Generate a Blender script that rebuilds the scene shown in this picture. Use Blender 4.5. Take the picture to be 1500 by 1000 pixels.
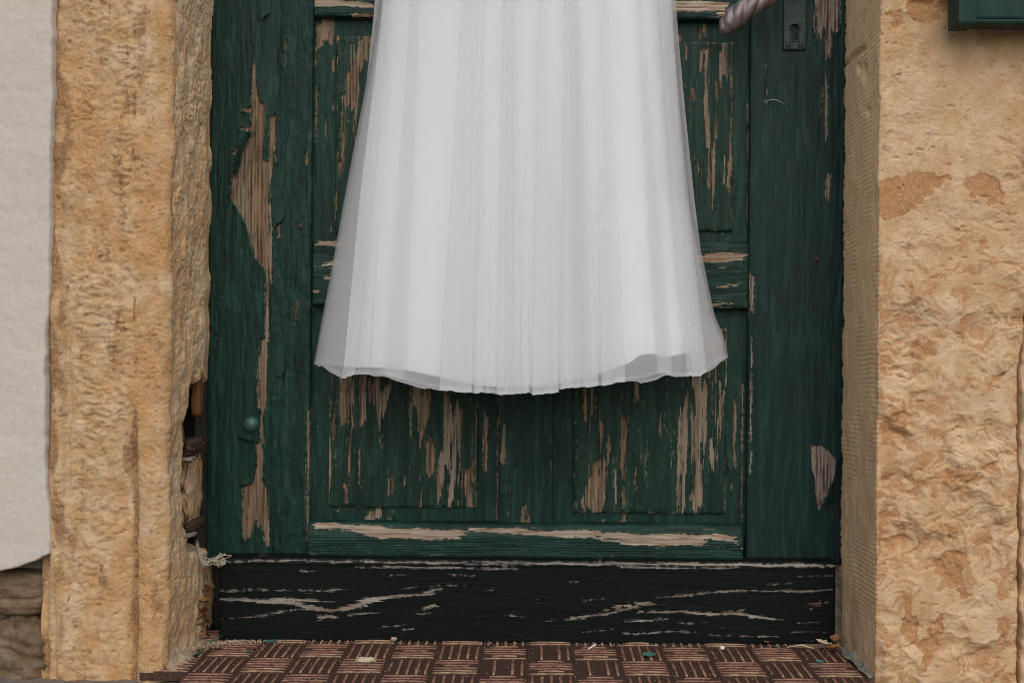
import bpy, math, random
import numpy as np
from mathutils import Matrix, Vector

for o in list(bpy.data.objects):
    bpy.data.objects.remove(o, do_unlink=True)
scene = bpy.context.scene
col = scene.collection
R = math.radians

# ------------------------------------------------------------------ camera
F = 1490.0                 # focal length in photograph pixels
VPX, VPY = 785.0, 490.0    # where lines running into the doorway meet
ROLL = R(0.5)
CAMZ, DIST = 0.452, 1.49   # eye height, distance to the door face (door face is Y = 0)
cam = bpy.data.cameras.new('camera'); camo = bpy.data.objects.new('camera', cam); col.objects.link(camo)
cam.sensor_width = 36.0; cam.lens = 36.0 * F / 1500.0
cam.shift_x = -(VPX - 750) / 1500.0; cam.shift_y = -(500 - VPY) / 1500.0
cam.clip_start = 0.05; cam.clip_end = 500
camo.matrix_world = Matrix.Translation((0, -DIST, CAMZ)) @ Matrix.Rotation(R(90), 4, 'X') @ Matrix.Rotation(ROLL, 4, 'Z')
scene.camera = camo

# ------------------------------------------------------------------ daylight, overcast
SUN_EL, SUN_AZ = R(44), R(172)     # azimuth clockwise from +Y: the light comes from the street side, from the right
world = bpy.data.worlds.new('World'); scene.world = world; world.use_nodes = True
wn = world.node_tree.nodes; wl = world.node_tree.links
sky = wn.new('ShaderNodeTexSky'); sky.sky_type = 'NISHITA'; sky.sun_disc = False
sky.sun_elevation = SUN_EL; sky.sun_rotation = SUN_AZ
sky.air_density = 1.0; sky.dust_density = 2.1; sky.ozone_density = 1.2
wn['Background'].inputs['Strength'].default_value = 0.12
wl.new(sky.outputs[0], wn['Background'].inputs['Color'])
sl = bpy.data.lights.new('sun', 'SUN'); sl.energy = 0.9; sl.angle = R(80); sl.color = (1.0, 0.98, 0.95)
so = bpy.data.objects.new('sun', sl); col.objects.link(so)
sd = Vector((math.sin(SUN_AZ) * math.cos(SUN_EL), math.cos(SUN_AZ) * math.cos(SUN_EL), math.sin(SUN_EL)))
so.rotation_euler = sd.to_track_quat('Z', 'Y').to_euler(); so.location = (0, -3, 4)
vs = scene.view_settings
vs.view_transform = 'Standard'; vs.look = 'None'; vs.gamma = 1.0; vs.use_curve_mapping = False
vs.exposure = 0.42
scene.cycles.transparent_max_bounces = 32
scene.cycles.max_bounces = 8; scene.cycles.diffuse_bounces = 5
scene.cycles.use_denoising = True
scene.cycles.filter_width = 0.95

# ------------------------------------------------------------------ photo <-> place
cr, sr = math.cos(ROLL), math.sin(ROLL)
def unroll(px, py):
    dx = np.asarray(px, float) - VPX; dy = np.asarray(py, float) - VPY
    return dx * cr + dy * sr, -dx * sr + dy * cr
def at(px, py, y=0.0):
    """point of the plane Y = y that stands at that place of the photograph"""
    a, b = unroll(px, py); k = (DIST + y) / F
    return a * k, CAMZ - b * k
def seen(X, Y, Z):
    k = F / (DIST + Y); a = X * k; b = (CAMZ - Z) * k
    return VPX + a * cr - b * sr, VPY + a * sr + b * cr

# ------------------------------------------------------------------ noise
def _h(ix, iy, seed):
    n = (ix.astype(np.int64) * 374761393 + iy.astype(np.int64) * 668265263 + seed * 974711) & 0xffffffff
    n = ((n ^ (n >> 13)) * 1274126177) & 0xffffffff
    n = ((n ^ (n >> 16)) * 2246822519) & 0xffffffff
    return ((n ^ (n >> 15)) & 0xffffff) / float(0xffffff)
def noise(x, y, seed=0):                      # gradient noise, about -0.7 .. 0.7
    x = np.asarray(x, float); y = np.asarray(y, float); x, y = np.broadcast_arrays(x, y)
    ix = np.floor(x); iy = np.floor(y); fx = x - ix; fy = y - iy
    u = fx * fx * fx * (fx * (fx * 6 - 15) + 10); v = fy * fy * fy * (fy * (fy * 6 - 15) + 10)
    def g(a, b):
        t = _h(ix + a, iy + b, seed) * 2 * math.pi
        return np.cos(t) * (fx - a) + np.sin(t) * (fy - b)
    return (g(0, 0) * (1 - u) + g(1, 0) * u) * (1 - v) + (g(0, 1) * (1 - u) + g(1, 1) * u) * v
def fbm(x, y, octaves=4, seed=0, gain=0.5):
    s = 0; a = 1.0
    for k in range(octaves):
        s = s + a * noise(x * 2 ** k, y * 2 ** k, seed + 31 * k); a *= gain
    return s
def cells(x, y, seed=0, jit=0.9):
    ix = np.floor(x); iy = np.floor(y); f1 = np.full(x.shape, 9.0); f2 = f1.copy(); idv = np.zeros(x.shape)
    for a in (-1, 0, 1):
        for b in (-1, 0, 1):
            px = ix + a + 0.5 + jit * (_h(ix + a, iy + b, seed) - 0.5); py = iy + b + 0.5 + jit * (_h(ix + a, iy + b, seed + 7) - 0.5)
            d = np.hypot(px - x, py - y); m = d < f1
            f2 = np.where(m, f1, np.minimum(f2, d)); idv = np.where(m, _h(ix + a, iy + b, seed + 13), idv); f1 = np.where(m, d, f1)
    return f1, f2, idv
def sstep(a, b, x):
    t = np.clip((x - a) / (b - a), 0, 1); return t * t * (3 - 2 * t)
def gauss(x, s): return np.exp(-(x / s) ** 2)

# ------------------------------------------------------------------ shapes that are worn away (distances in mm, positive inside)
def sd_poly(pts, x, y):
    pts = np.asarray(pts, float); n = len(pts); d = np.full(x.shape, 1e9); ins = np.zeros(x.shape, bool)
    for i in range(n):
        ax, ay = pts[i]; bx, by = pts[(i + 1) % n]
        ex, ey = bx - ax, by - ay; wx, wy = x - ax, y - ay
        t = np.clip((wx * ex + wy * ey) / (ex * ex + ey * ey + 1e-9), 0, 1)
        d = np.minimum(d, np.hypot(wx - ex * t, wy - ey * t))
        c = (ay <= y) != (by <= y)
        with np.errstate(divide='ignore', invalid='ignore'):
            xi = ax + (y - ay) / (by - ay + 1e-12) * ex
        ins ^= c & (x < xi)
    return np.where(ins, d, -d)
def sd_streak(pts, x, y):
    d = np.full(x.shape, -1e9)
    for (ax, ay, ra), (bx, by, rb) in zip(pts[:-1], pts[1:]):
        ex, ey = bx - ax, by - ay; t = np.clip(((x - ax) * ex + (y - ay) * ey) / (ex * ex + ey * ey + 1e-9), 0, 1)
        d = np.maximum(d, ra + (rb - ra) * t - np.hypot(x - ax - ex * t, y - ay - ey * t))
    return d
def worn(patches, X, Z, y, horizontal=False, jag=7.0, seed=1, colw=5.0):
    """how far (mm) each point lies inside the bare patches given in photograph coordinates"""
    u = X * 1000.0; v = -Z * 1000.0
    g, a = (v, u) if horizontal else (u, v)            # across the grain, along the grain
    wob = noise(a / 45.0, g / 9.0, seed) * 2.2 + noise(a / 11.0, g / 5.0, seed + 2) * 1.0
    ga = g + wob
    cidx = np.floor((ga + noise(a / 60., g * 0, seed + 4) * 3) / colw)
    aj = a + (_h(cidx, cidx * 0, seed + 9) - 0.5) * 2 * jag + (_h(np.floor(ga / 1.9), cidx * 0, seed + 5) - 0.5) * jag * 0.8
    uu, vv = (aj, ga) if horizontal else (ga, aj)
    out = np.full(X.shape, -30.0)
    k = (DIST + y) / F * 1000.0
    def conv(px, py):
        p, q = unroll(px, py); return p * k, q * k - CAMZ * 1000.0
    for p in patches:
        if p[0] == 'b':
            _, x0, x1, y0, y1 = p
            cx, cy = conv((x0 + x1) / 2, (y0 + y1) / 2); hw, hh = (x1 - x0) / 2 * k, (y1 - y0) / 2 * k
            d = np.minimum(hw - np.abs(uu - cx), hh - np.abs(vv - cy))
        elif p[0] == 'p':
            pts = [conv(*q) for q in p[1]]; pts = [(float(a_), float(b_)) for a_, b_ in pts]
            d = sd_poly(pts, uu if len(p) < 3 else u + wob * .6, vv if len(p) < 3 else v + (_h(np.floor(ga / 2.2), cidx * 0, seed + 6) - 0.5) * 3.0)
        else:
            pts = [conv(q[0], q[1]) + (q[2] * k,) for q in p[1]]
            d = sd_streak([(float(a_), float(b_), c_) for a_, b_, c_ in pts], uu, vv)
        out = np.maximum(out, np.clip(d, -30, 30))
    return out

# ------------------------------------------------------------------ object helpers
ROOTS = {}
def tag(o, label=None, cat=None, group=None, kind=None):
    if label: o['label'] = label
    if cat: o['category'] = cat
    if group: o['group'] = group
    if kind: o['kind'] = kind
    return o
def thing(name, loc, label, cat, group=None):
    o = bpy.data.objects.new(name, None); col.objects.link(o); o.location = loc; o.empty_display_size = 0.05
    return tag(o, label, cat, group)
def link(name, me, mat, parent=None, smooth=True, level=0):
    o = bpy.data.objects.new(name, me); col.objects.link(o)
    if mat is not None: me.materials.append(mat)
    if smooth and len(me.polygons):
        me.polygons.foreach_set('use_smooth', np.ones(len(me.polygons), bool))
    if parent is not None:
        o.parent = parent
        l = Vector((0, 0, 0)); p = parent
        while p is not None: l += p.location; p = p.parent
        o.location = -l                                  # meshes are written in place coordinates
    return o
def mesh_np(name, V, faces, attrs=None):
    me = bpy.data.meshes.new(name); V = np.asarray(V, np.float32); faces = np.asarray(faces, np.int32)
    n = faces.shape[1]; me.vertices.add(len(V)); me.vertices.foreach_set('co', V.ravel())
    me.loops.add(faces.size); me.loops.foreach_set('vertex_index', faces.ravel())
    me.polygons.add(len(faces)); me.polygons.foreach_set('loop_start', np.arange(0, faces.size, n, dtype=np.int32))
    me.update(calc_edges=True)
    for k, a in (attrs or {}).items():
        at_ = me.attributes.new(k, 'FLOAT', 'POINT'); at_.data.foreach_set('value', np.asarray(a, np.float32).ravel())
    me.validate(); return me
def grid_faces(nr, nc, flip=False, wrap=False):
    i = np.arange(nr - 1)[:, None]; j = np.arange(nc if wrap else nc - 1)[None, :]; j1 = (j + 1) % nc
    a = i * nc + j; b = i * nc + j1; c = (i + 1) * nc + j1; d = (i + 1) * nc + j
    f = np.stack([a, b, c, d], -1).reshape(-1, 4)
    return f[:, ::-1] if flip else f
def axis(a, b, step, lo=None, hi=None, coarse=0.03):
    """sample positions from a to b: fine between lo and hi, coarse outside"""
    lo = a if lo is None else max(a, min(lo, b)); hi = b if hi is None else min(b, max(hi, a)); out = []
    for s, e, st in ((a, lo, coarse), (lo, hi, step), (hi, b, coarse)):
        if e - s > 1e-6:
            n = max(1, int(round((e - s) / st))); out += list(np.linspace(s, e, n, endpoint=False))
    return np.array(out + [b])
def relief(name, X, Y, Z, mat, parent, attrs=None, back=None, flip=False):
    """a grid of points seen from the front, its rim turned back to Y = back"""
    attrs = attrs or {}
    if back is not None:
        pad = lambda A: np.pad(A, 1, mode='edge')
        X, Z, Y = pad(X), pad(Z), pad(Y); Y[0, :] = Y[-1, :] = back; Y[:, 0] = Y[:, -1] = back
        attrs = {k: pad(a) for k, a in attrs.items()}
    V = np.stack([X, Y, Z], -1).reshape(-1, 3)
    return link(name, mesh_np(name, V, grid_faces(X.shape[0], X.shape[1], flip), attrs), mat, parent)
def tube(pts, rad, n=10, cap=True):
    pts = [Vector(p) for p in pts]; V = []; Fc = []
    up = Vector((0.13, 0.3, 1)).normalized()
    for i, p in enumerate(pts):
        t = (pts[min(i + 1, len(pts) - 1)] - pts[max(i - 1, 0)]).normalized()
        a = t.cross(up).normalized(); b = t.cross(a).normalized(); up = -b if b.dot(up) < 0 else b
        b = t.cross(a).normalized()
        for k in range(n):
            w = 2 * math.pi * k / n; r = rad(i, w) if callable(rad) else rad[i] if hasattr(rad, '__len__') else rad
            V.append(p + (a * math.cos(w) + b * math.sin(w)) * r)
    for i in range(len(pts) - 1):
        for k in range(n):
            Fc.append((i * n + k, i * n + (k + 1) % n, (i + 1) * n + (k + 1) % n, (i + 1) * n + k))
    if cap: Fc.append(tuple(range(n))[::-1]); Fc.append(tuple((len(pts) - 1) * n + k for k in range(n)))
    return V, Fc
def mesh_py(name, V, Fc, mat, parent=None, smooth=True):
    me = bpy.data.meshes.new(name); me.from_pydata([tuple(v) for v in V], [], Fc); me.update()
    return link(name, me, mat, parent, smooth)

# ------------------------------------------------------------------ materials
class NT:
    def __init__(s, name):
        s.m = bpy.data.materials.new(name); s.m.use_nodes = True; s.t = s.m.node_tree; s.t.nodes.clear()
        s.out = s.n('ShaderNodeOutputMaterial'); s.tc = s.n('ShaderNodeTexCoord')
    def n(s, t, **k):
        x = s.t.nodes.new(t)
        for a, b in k.items(): setattr(x, a, b)
        return x
    def set(s, sock, v):
        if isinstance(v, bpy.types.NodeSocket): s.t.links.new(v, sock)
        else: sock.default_value = v
    def mapping(s, scale, loc=(0, 0, 0)):
        x = s.n('ShaderNodeMapping'); s.t.links.new(s.tc.outputs['Object'], x.inputs['Vector'])
        x.inputs['Scale'].default_value = scale; x.inputs['Location'].default_value = loc; return x.outputs[0]
    def noise(s, vec, scale=1.0, detail=4, rough=0.55, dist=0.0):
        x = s.n('ShaderNodeTexNoise'); s.set(x.inputs['Vector'], vec); x.inputs['Scale'].default_value = scale
        x.inputs['Detail'].default_value = detail; x.inputs['Roughness'].default_value = rough; x.inputs['Distortion'].default_value = dist
        return x.outputs['Fac']
    def voro(s, vec, scale=1.0, feature='F1', out='Distance'):
        x = s.n('ShaderNodeTexVoronoi', feature=feature); s.set(x.inputs['Vector'], vec); x.inputs['Scale'].default_value = scale
        return x.outputs[out]
    def math(s, op, a, b=0.0, c=0.0):
        x = s.n('ShaderNodeMath', operation=op)
        for i, v in enumerate((a, b, c)): s.set(x.inputs[i], v)
        return x.outputs[0]
    def rng(s, v, a, b, c=0.0, d=1.0, smooth=True):
        x = s.n('ShaderNodeMapRange', interpolation_type='SMOOTHSTEP' if smooth else 'LINEAR')
        s.set(x.inputs['Value'], v)
        for k, q in zip(('From Min', 'From Max', 'To Min', 'To Max'), (a, b, c, d)): s.set(x.inputs[k], q)
        return x.outputs['Result']
    def mix(s, f, a, b, blend='MIX'):
        x = s.n('ShaderNodeMix', data_type='RGBA', blend_type=blend); s.set(x.inputs[0], f)
        for i, v in ((6, a), (7, b)):
            s.set(x.inputs[i], (v + (1,)) if isinstance(v, tuple) and len(v) == 3 else v)
        return x.outputs[2]
    def ramp(s, f, stops):
        x = s.n('ShaderNodeValToRGB'); s.set(x.inputs[0], f); e = x.color_ramp.elements
        while len(e) < len(stops): e.new(0.5)
        for q, (p, c) in zip(e, stops): q.position = p; q.color = c + (1,)
        return x.outputs[0]
    def attr(s, name):
        x = s.n('ShaderNodeAttribute', attribute_name=name); return x.outputs['Fac']
    def bump(s, h, strength=0.5, dist=0.001, prev=None):
        x = s.n('ShaderNodeBump'); s.set(x.inputs['Height'], h); x.inputs['Strength'].default_value = strength
        x.inputs['Distance'].default_value = dist
        if prev is not None: s.t.links.new(prev, x.inputs['Normal'])
        return x.outputs[0]
    def bsdf(s, color, rough=0.6, normal=None, spec=0.4, metal=0.0):
        p = s.n('ShaderNodeBsdfPrincipled'); s.set(p.inputs['Base Color'], color + (1,) if isinstance(color, tuple) else color)
        s.set(p.inputs['Roughness'], rough); s.set(p.inputs['Specular IOR Level'], spec); s.set(p.inputs['Metallic'], metal)
        if normal is not None: s.t.links.new(normal, p.inputs['Normal'])
        s.t.links.new(p.outputs[0], s.out.inputs['Surface']); return p

def painted_wood(name, dark, mid, light, horizontal=False, wood_a=(0.235, 0.162, 0.097), wood_b=(0.05, 0.029, 0.016), grey=(0.19, 0.165, 0.13), rough=0.5, flecks=0.5, grain=1.0, black=False, pale=(0.27, 0.222, 0.165), sliver=(0.56, 0.66, 4.5)):
    t = NT(name)
    st = (1 / 14., 1, 1) if horizontal else (1, 1, 1 / 14.)
    sc = lambda k: tuple(k * q for q in st)
    fine = t.noise(t.mapping(sc(420)), 1.0, 5, 0.6)
    med = t.noise(t.mapping(sc(110), (3.1, 1.7, 0.4)), 1.0, 4, 0.6, 0.6)
    big = t.noise(t.mapping(sc(26) if not horizontal else sc(26), (7.3, 2.2, 5.1)), 1.0, 3, 0.5)
    spot = t.noise(t.mapping((150, 150, 150), (2., 5., 1.)), 1.0, 3, 0.6)
    peel = t.attr('peel')
    pf = t.math('ADD', peel, t.math('ADD', t.math('MULTIPLY', t.math('SUBTRACT', fine, 0.5), 3.4), t.math('MULTIPLY', t.math('SUBTRACT', spot, 0.5), 3.0)))
    slv = t.noise(t.mapping(sc(170), (6.1, 3.3, 8.2)), 1.0, 4, 0.65)
    pf = t.math('SUBTRACT', pf, t.math('MULTIPLY', t.rng(slv, sliver[0], sliver[1]), sliver[2] if not black else 2.0))
    bare = t.rng(pf, -0.12, 0.28)
    # tiny flecks where the film broke along the grain
    fl = t.rng(t.math('ADD', fine, t.math('MULTIPLY', big, 0.35)), 0.90 - 0.05 * flecks, 0.94 - 0.05 * flecks)
    fl = t.math('MULTIPLY', fl, t.rng(spot, 0.5, 0.62))
    bare2 = t.math('MAXIMUM', bare, fl)
    ring = t.n('ShaderNodeTexWave', wave_type='BANDS', bands_direction='Z' if horizontal else 'X')
    t.t.links.new(t.mapping(sc(60)), ring.inputs['Vector']); ring.inputs['Scale'].default_value = 1.0
    ring.inputs['Distortion'].default_value = 5.0; ring.inputs['Detail'].default_value = 2; ring.inputs['Detail Scale'].default_value = 0.8
    wood = t.mix(t.rng(t.math('ADD', t.math('MULTIPLY', t.noise(t.mapping(sc(250), (1.3, 4.7, 2.1)), 1.0, 5, 0.7), 0.88), t.math('MULTIPLY', ring.outputs['Fac'], 0.12)), 0.37, 0.62), wood_b, wood_a)
    wood = t.mix(t.math('MULTIPLY', t.rng(med, 0.4, 0.62), 0.4), wood, grey)
    wood = t.mix(t.math('MULTIPLY', t.rng(big, 0.48, 0.68), 0.55), wood, (0.17, 0.085, 0.035))
    wood = t.mix(t.math('MULTIPLY', t.rng(t.noise(t.mapping(sc(34), (9, 4, 6)), 1.0, 3, 0.6), 0.47, 0.62), 0.6), wood, pale)
    wood = t.mix(t.math('MULTIPLY', t.rng(t.noise(t.mapping(sc(190), (2.3, 8.7, 5.1)), 1.0, 4, 0.7), 0.5, 0.36), 0.75), wood, wood_b)
    paint = t.mix(t.rng(med, 0.33, 0.68), dark, mid)
    paint = t.mix(t.math('MULTIPLY', t.math('MULTIPLY', t.rng(spot, 0.5, 0.75), 0.55), t.rng(big, 0.42, 0.66)), paint, light)
    paint = t.mix(t.math('MULTIPLY', t.rng(fine, 0.62, 0.78), 0.5), paint, light)
    if not black: paint = t.mix(t.math('MULTIPLY', t.attr('tone'), 0.24), paint, light)
    # a thin pale broken edge of old primer around the bare places
    rim = t.math('MULTIPLY', t.rng(pf, -1.5, -0.15), t.math('SUBTRACT', 1.0, bare))
    paint = t.mix(t.math('MULTIPLY', rim, t.math('MULTIPLY', t.rng(spot, 0.45, 0.6), 0.6)), paint, (0.21, 0.18, 0.12) if not black else (0.2, 0.18, 0.16))
    colr = t.mix(bare2, paint, wood)
    h = t.math('ADD', t.math('MULTIPLY', fine, 0.5 * grain), t.math('MULTIPLY', med, 0.6 * grain))
    h = t.math('SUBTRACT', h, t.math('MULTIPLY', bare2, 1.6))
    nb = t.bump(h, 0.7, 0.0011)
    rg = t.mix(bare2, t.mix(spot, (rough - .08,) * 3, (rough + .15,) * 3), (0.85,) * 3)
    t.bsdf(colr, rg, nb, 0.12 if black else 0.17)
    return t.m

M = {}
G_D, G_M, G_L = (0.0045, 0.0158, 0.0118), (0.0082, 0.031, 0.0218), (0.026, 0.078, 0.055)
M['stile'] = painted_wood('green_paint', G_D, G_M, G_L, flecks=0.2, grain=0.8)
M['stile_r'] = painted_wood('green_paint_bluish', (0.005, 0.0165, 0.0145), (0.0082, 0.0275, 0.0235), (0.024, 0.066, 0.052), flecks=0.0, grain=0.8, wood_a=(0.25, 0.2, 0.16), grey=(0.26, 0.23, 0.2))
M['panel'] = painted_wood('green_paint_flaking', (0.0048, 0.0165, 0.011), (0.0098, 0.034, 0.0218), (0.036, 0.086, 0.056), flecks=1.0, wood_a=(0.25, 0.168, 0.10), wood_b=(0.06, 0.034, 0.018), sliver=(0.5, 0.58, 9.0))
M['rail'] = painted_wood('green_paint_rail', G_D, G_M, G_L, horizontal=True, flecks=0.6, grain=1.3, wood_a=(0.42, 0.33, 0.24), wood_b=(0.16, 0.09, 0.05), grey=(0.4, 0.35, 0.28))
M['kick'] = painted_wood('black_paint_worn', (0.0035, 0.005, 0.0042), (0.005, 0.0068, 0.0058), (0.008, 0.011, 0.0095), horizontal=True, flecks=-0.3, pale=(0.36, 0.325, 0.275), wood_a=(0.24, 0.205, 0.165), wood_b=(0.08, 0.065, 0.05), grey=(0.30, 0.275, 0.235), rough=0.5, grain=0.3, black=True)
M['shutter'] = painted_wood('green_paint_shutter', (0.0075, 0.028, 0.022), (0.0105, 0.037, 0.030), (0.018, 0.054, 0.042), flecks=-0.5, grain=0.3)

def stone(name, base, pale, orange, dark, chipcol, fine_scale=1.0, orange_amt=0.6):
    t = NT(name)
    big = t.noise(t.mapping((9, 9, 6)), 1.0, 5, 0.6, 0.4)
    streak = t.noise(t.mapping((46, 46, 7), (2, 3, 1)), 1.0, 5, 0.62)
    mid = t.noise(t.mapping((38, 38, 34), (5, 1, 2)), 1.0, 6, 0.65)
    grain = t.noise(t.mapping((430, 430, 430)), 1.0, 3, 0.75)
    g2 = t.noise(t.mapping((150, 150, 170), (1, 8, 3)), 1.0, 5, 0.7)
    chip = t.attr('chip'); stain = t.attr('stain')
    c = t.mix(t.rng(mid, 0.36, 0.66), base, pale)
    c = t.mix(t.math('MULTIPLY', t.rng(t.math('ADD', big, t.math('MULTIPLY', streak, 0.5)), 0.68, 0.95), orange_amt), c, orange)
    c = t.mix(t.math('MULTIPLY', t.rng(t.math('ADD', t.math('ADD', stain, t.math('MULTIPLY', t.math('SUBTRACT', g2, 0.5), 0.9)), t.math('MULTIPLY', t.math('SUBTRACT', mid, 0.5), 0.6)), 0.25, 0.85), 0.8), c, dark)
    c = t.mix(t.rng(t.math('ADD', chip, t.math('MULTIPLY', t.math('SUBTRACT', g2, 0.5), 3.2)), -0.4, 0.8, 0.0, 0.85), c, chipcol)
    c = t.mix(t.math('MULTIPLY', t.rng(t.math('ADD', grain, t.math('MULTIPLY', t.math('SUBTRACT', g2, 0.5), 0.6)), 0.45, 0.7), 0.5), c, pale)
    c = t.mix(t.math('MULTIPLY', t.rng(grain, 0.47, 0.28), 0.38), c, dark)
    h = t.math('ADD', t.math('ADD', t.math('MULTIPLY', g2, 1.0), t.math('MULTIPLY', grain, 0.5)), t.math('MULTIPLY', mid, 1.2))
    t.bsdf(c, 0.92, t.bump(h, 0.75, 0.0022), 0.2)
    return t.m
M['stone_l'] = stone('sandstone_weathered', (0.45, 0.27, 0.12), (0.58, 0.41, 0.245), (0.46, 0.215, 0.062), (0.20, 0.092, 0.032), (0.27, 0.13, 0.045))
M['stone_r'] = stone('sandstone_cleaved', (0.53, 0.335, 0.175), (0.63, 0.445, 0.27), (0.49, 0.26, 0.10), (0.33, 0.16, 0.058), (0.39, 0.18, 0.065), orange_amt=0.45)
M['stone_reveal_lit'] = stone('sandstone_sawn_lit', (0.72, 0.45, 0.225), (0.80, 0.545, 0.305), (0.64, 0.33, 0.12), (0.40, 0.21, 0.09), (0.25, 0.13, 0.06), orange_amt=0.25)  # colour raised and warmed to stand in for side light on the right reveal
M['stone_lrev_lit'] = stone('sandstone_pitted_lit', (0.60, 0.385, 0.195), (0.70, 0.51, 0.32), (0.56, 0.29, 0.10), (0.30, 0.15, 0.055), (0.3, 0.14, 0.05), orange_amt=0.5)  # lighter copy of the left stone: missing bounce light put into the colour
M['rubble'] = stone('rubble_stone', (0.13, 0.085, 0.047), (0.23, 0.165, 0.105), (0.15, 0.08, 0.035), (0.06, 0.038, 0.02), (0.2, 0.12, 0.06))  # base colour darkened to hold the shade below the plaster edge
M['mortar'] = stone('lime_mortar', (0.37, 0.26, 0.165), (0.50, 0.385, 0.27), (0.42, 0.25, 0.12), (0.24, 0.19, 0.13), (0.4, 0.3, 0.2), orange_amt=0.3)
M['mortar_grey'] = stone('grey_mortar', (0.24, 0.205, 0.16), (0.34, 0.30, 0.24), (0.3, 0.22, 0.13), (0.14, 0.11, 0.08), (0.3, 0.22, 0.15), orange_amt=0.3)

def simple(name, c1, c2, scale=60, rough=0.7, spec=0.3, metal=0.0, bump=0.3, stretch=(1, 1, 1), bd=0.001):
    t = NT(name); n1 = t.noise(t.mapping(tuple(scale * q for q in stretch)), 1.0, 5, 0.65)
    n2 = t.noise(t.mapping(tuple(scale * 7 * q for q in stretch), (3, 1, 2)), 1.0, 3, 0.6)
    f = t.math('ADD', t.math('MULTIPLY', n1, 0.65), t.math('MULTIPLY', n2, 0.35))
    t.bsdf(t.mix(t.rng(f, 0.35, 0.65), c1, c2), t.rng(f, 0.3, 0.7, rough - 0.08, rough + 0.08), t.bump(f, bump, bd), spec, metal)
    return t.m
M['plaster'] = simple('lime_plaster', (0.50, 0.445, 0.37), (0.565, 0.51, 0.435), 230, 0.9, 0.2, 0, 0.8, bd=0.0012)
M['frame'] = simple('dark_frame_wood', (0.02, 0.018, 0.015), (0.055, 0.05, 0.042), 90, 0.8, 0.2, 0, 0.8, (1, 1, 0.08))
M['iron'] = simple('old_iron', (0.03, 0.019, 0.013), (0.10, 0.055, 0.032), 160, 0.75, 0.3, 0.1, 0.7)
M['handle'] = simple('brown_cast_metal', (0.15, 0.115, 0.105), (0.22, 0.18, 0.17), 120, 0.48, 0.6, 0.6, 0.3)
M['plate'] = simple('tarnished_green_plate', (0.010, 0.026, 0.021), (0.022, 0.042, 0.034), 120, 0.5, 0.4, 0.3, 0.3)
M['rivet'] = simple('painted_bolt', (0.02, 0.062, 0.05), (0.03, 0.085, 0.068), 150, 0.42, 0.5, 0.0, 0.2)
M['rust'] = simple('rusty_brown', (0.10, 0.035, 0.012), (0.26, 0.10, 0.035), 120, 0.85, 0.2, 0, 0.6)
M['ochre'] = simple('ochre_splinter', (0.12, 0.052, 0.018), (0.2, 0.095, 0.034), 80, 0.8, 0.2, 0, 0.5, (1, 1, 0.2))
M['leaf'] = simple('dry_leaf', (0.20, 0.085, 0.03), (0.34, 0.17, 0.07), 120, 0.8, 0.2, 0, 0.4)
M['straw'] = simple('pale_straw', (0.42, 0.33, 0.2), (0.6, 0.5, 0.34), 120, 0.8, 0.2, 0, 0.4)
M['web'] = simple('dusty_web', (0.42, 0.36, 0.27), (0.55, 0.48, 0.38), 120, 0.9, 0.1, 0, 0.4)
M['pebble'] = simple('white_pebble', (0.6, 0.58, 0.53), (0.7, 0.68, 0.64), 90, 0.8, 0.2, 0, 0.2)
M['paintchip'] = simple('green_paint_chip', (0.03, 0.12, 0.095), (0.07, 0.2, 0.165), 120, 0.5, 0.4, 0, 0.3)
M['film'] = simple('lifted_green_paint', (0.011, 0.04, 0.032), (0.022, 0.072, 0.056), 70, 0.5, 0.4, 0, 0.3, (1, 1, 0.15))
M['ground'] = simple('worn_stone_paving', (0.13, 0.105, 0.08), (0.21, 0.175, 0.135), 30, 0.9, 0.2, 0, 0.8, bd=0.003)
M['pane_void'] = simple('dark_void', (0.006, 0.005, 0.004), (0.012, 0.01, 0.008), 30, 0.9, 0.1)

def mat_rubber():
    t = NT('brown_rubber_mat'); rib = t.attr('rib')
    big = t.noise(t.mapping((7, 7, 7)), 1.0, 3, 0.5); g = t.noise(t.mapping((420, 420, 420)), 1.0, 4, 0.7)
    m = t.noise(t.mapping((70, 70, 70), (4, 2, 1)), 1.0, 4, 0.6)
    sep = t.n('ShaderNodeSeparateXYZ'); t.t.links.new(t.tc.outputs['Object'], sep.inputs[0])
    low = t.mix(t.rng(g, 0.4, 0.68), (0.03, 0.0145, 0.0095), (0.115, 0.056, 0.035))
    red = t.mix(t.rng(m, 0.35, 0.65), (0.15, 0.063, 0.04), (0.30, 0.155, 0.095))
    old = t.mix(t.rng(m, 0.3, 0.7), (0.16, 0.082, 0.044), (0.40, 0.25, 0.14))
    top = t.mix(t.rng(big, 0.4, 0.6), red, old)
    f = t.rng(t.math('ADD', rib, t.math('MULTIPLY', t.math('SUBTRACT', g, 0.5), 0.9)), 0.35, 0.75)
    c = t.mix(f, low, top)
    t.bsdf(c, 0.78, t.bump(t.math('ADD', g, m), 0.5, 0.0008), 0.3)
    return t.m
M['rubber'] = mat_rubber()

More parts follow.
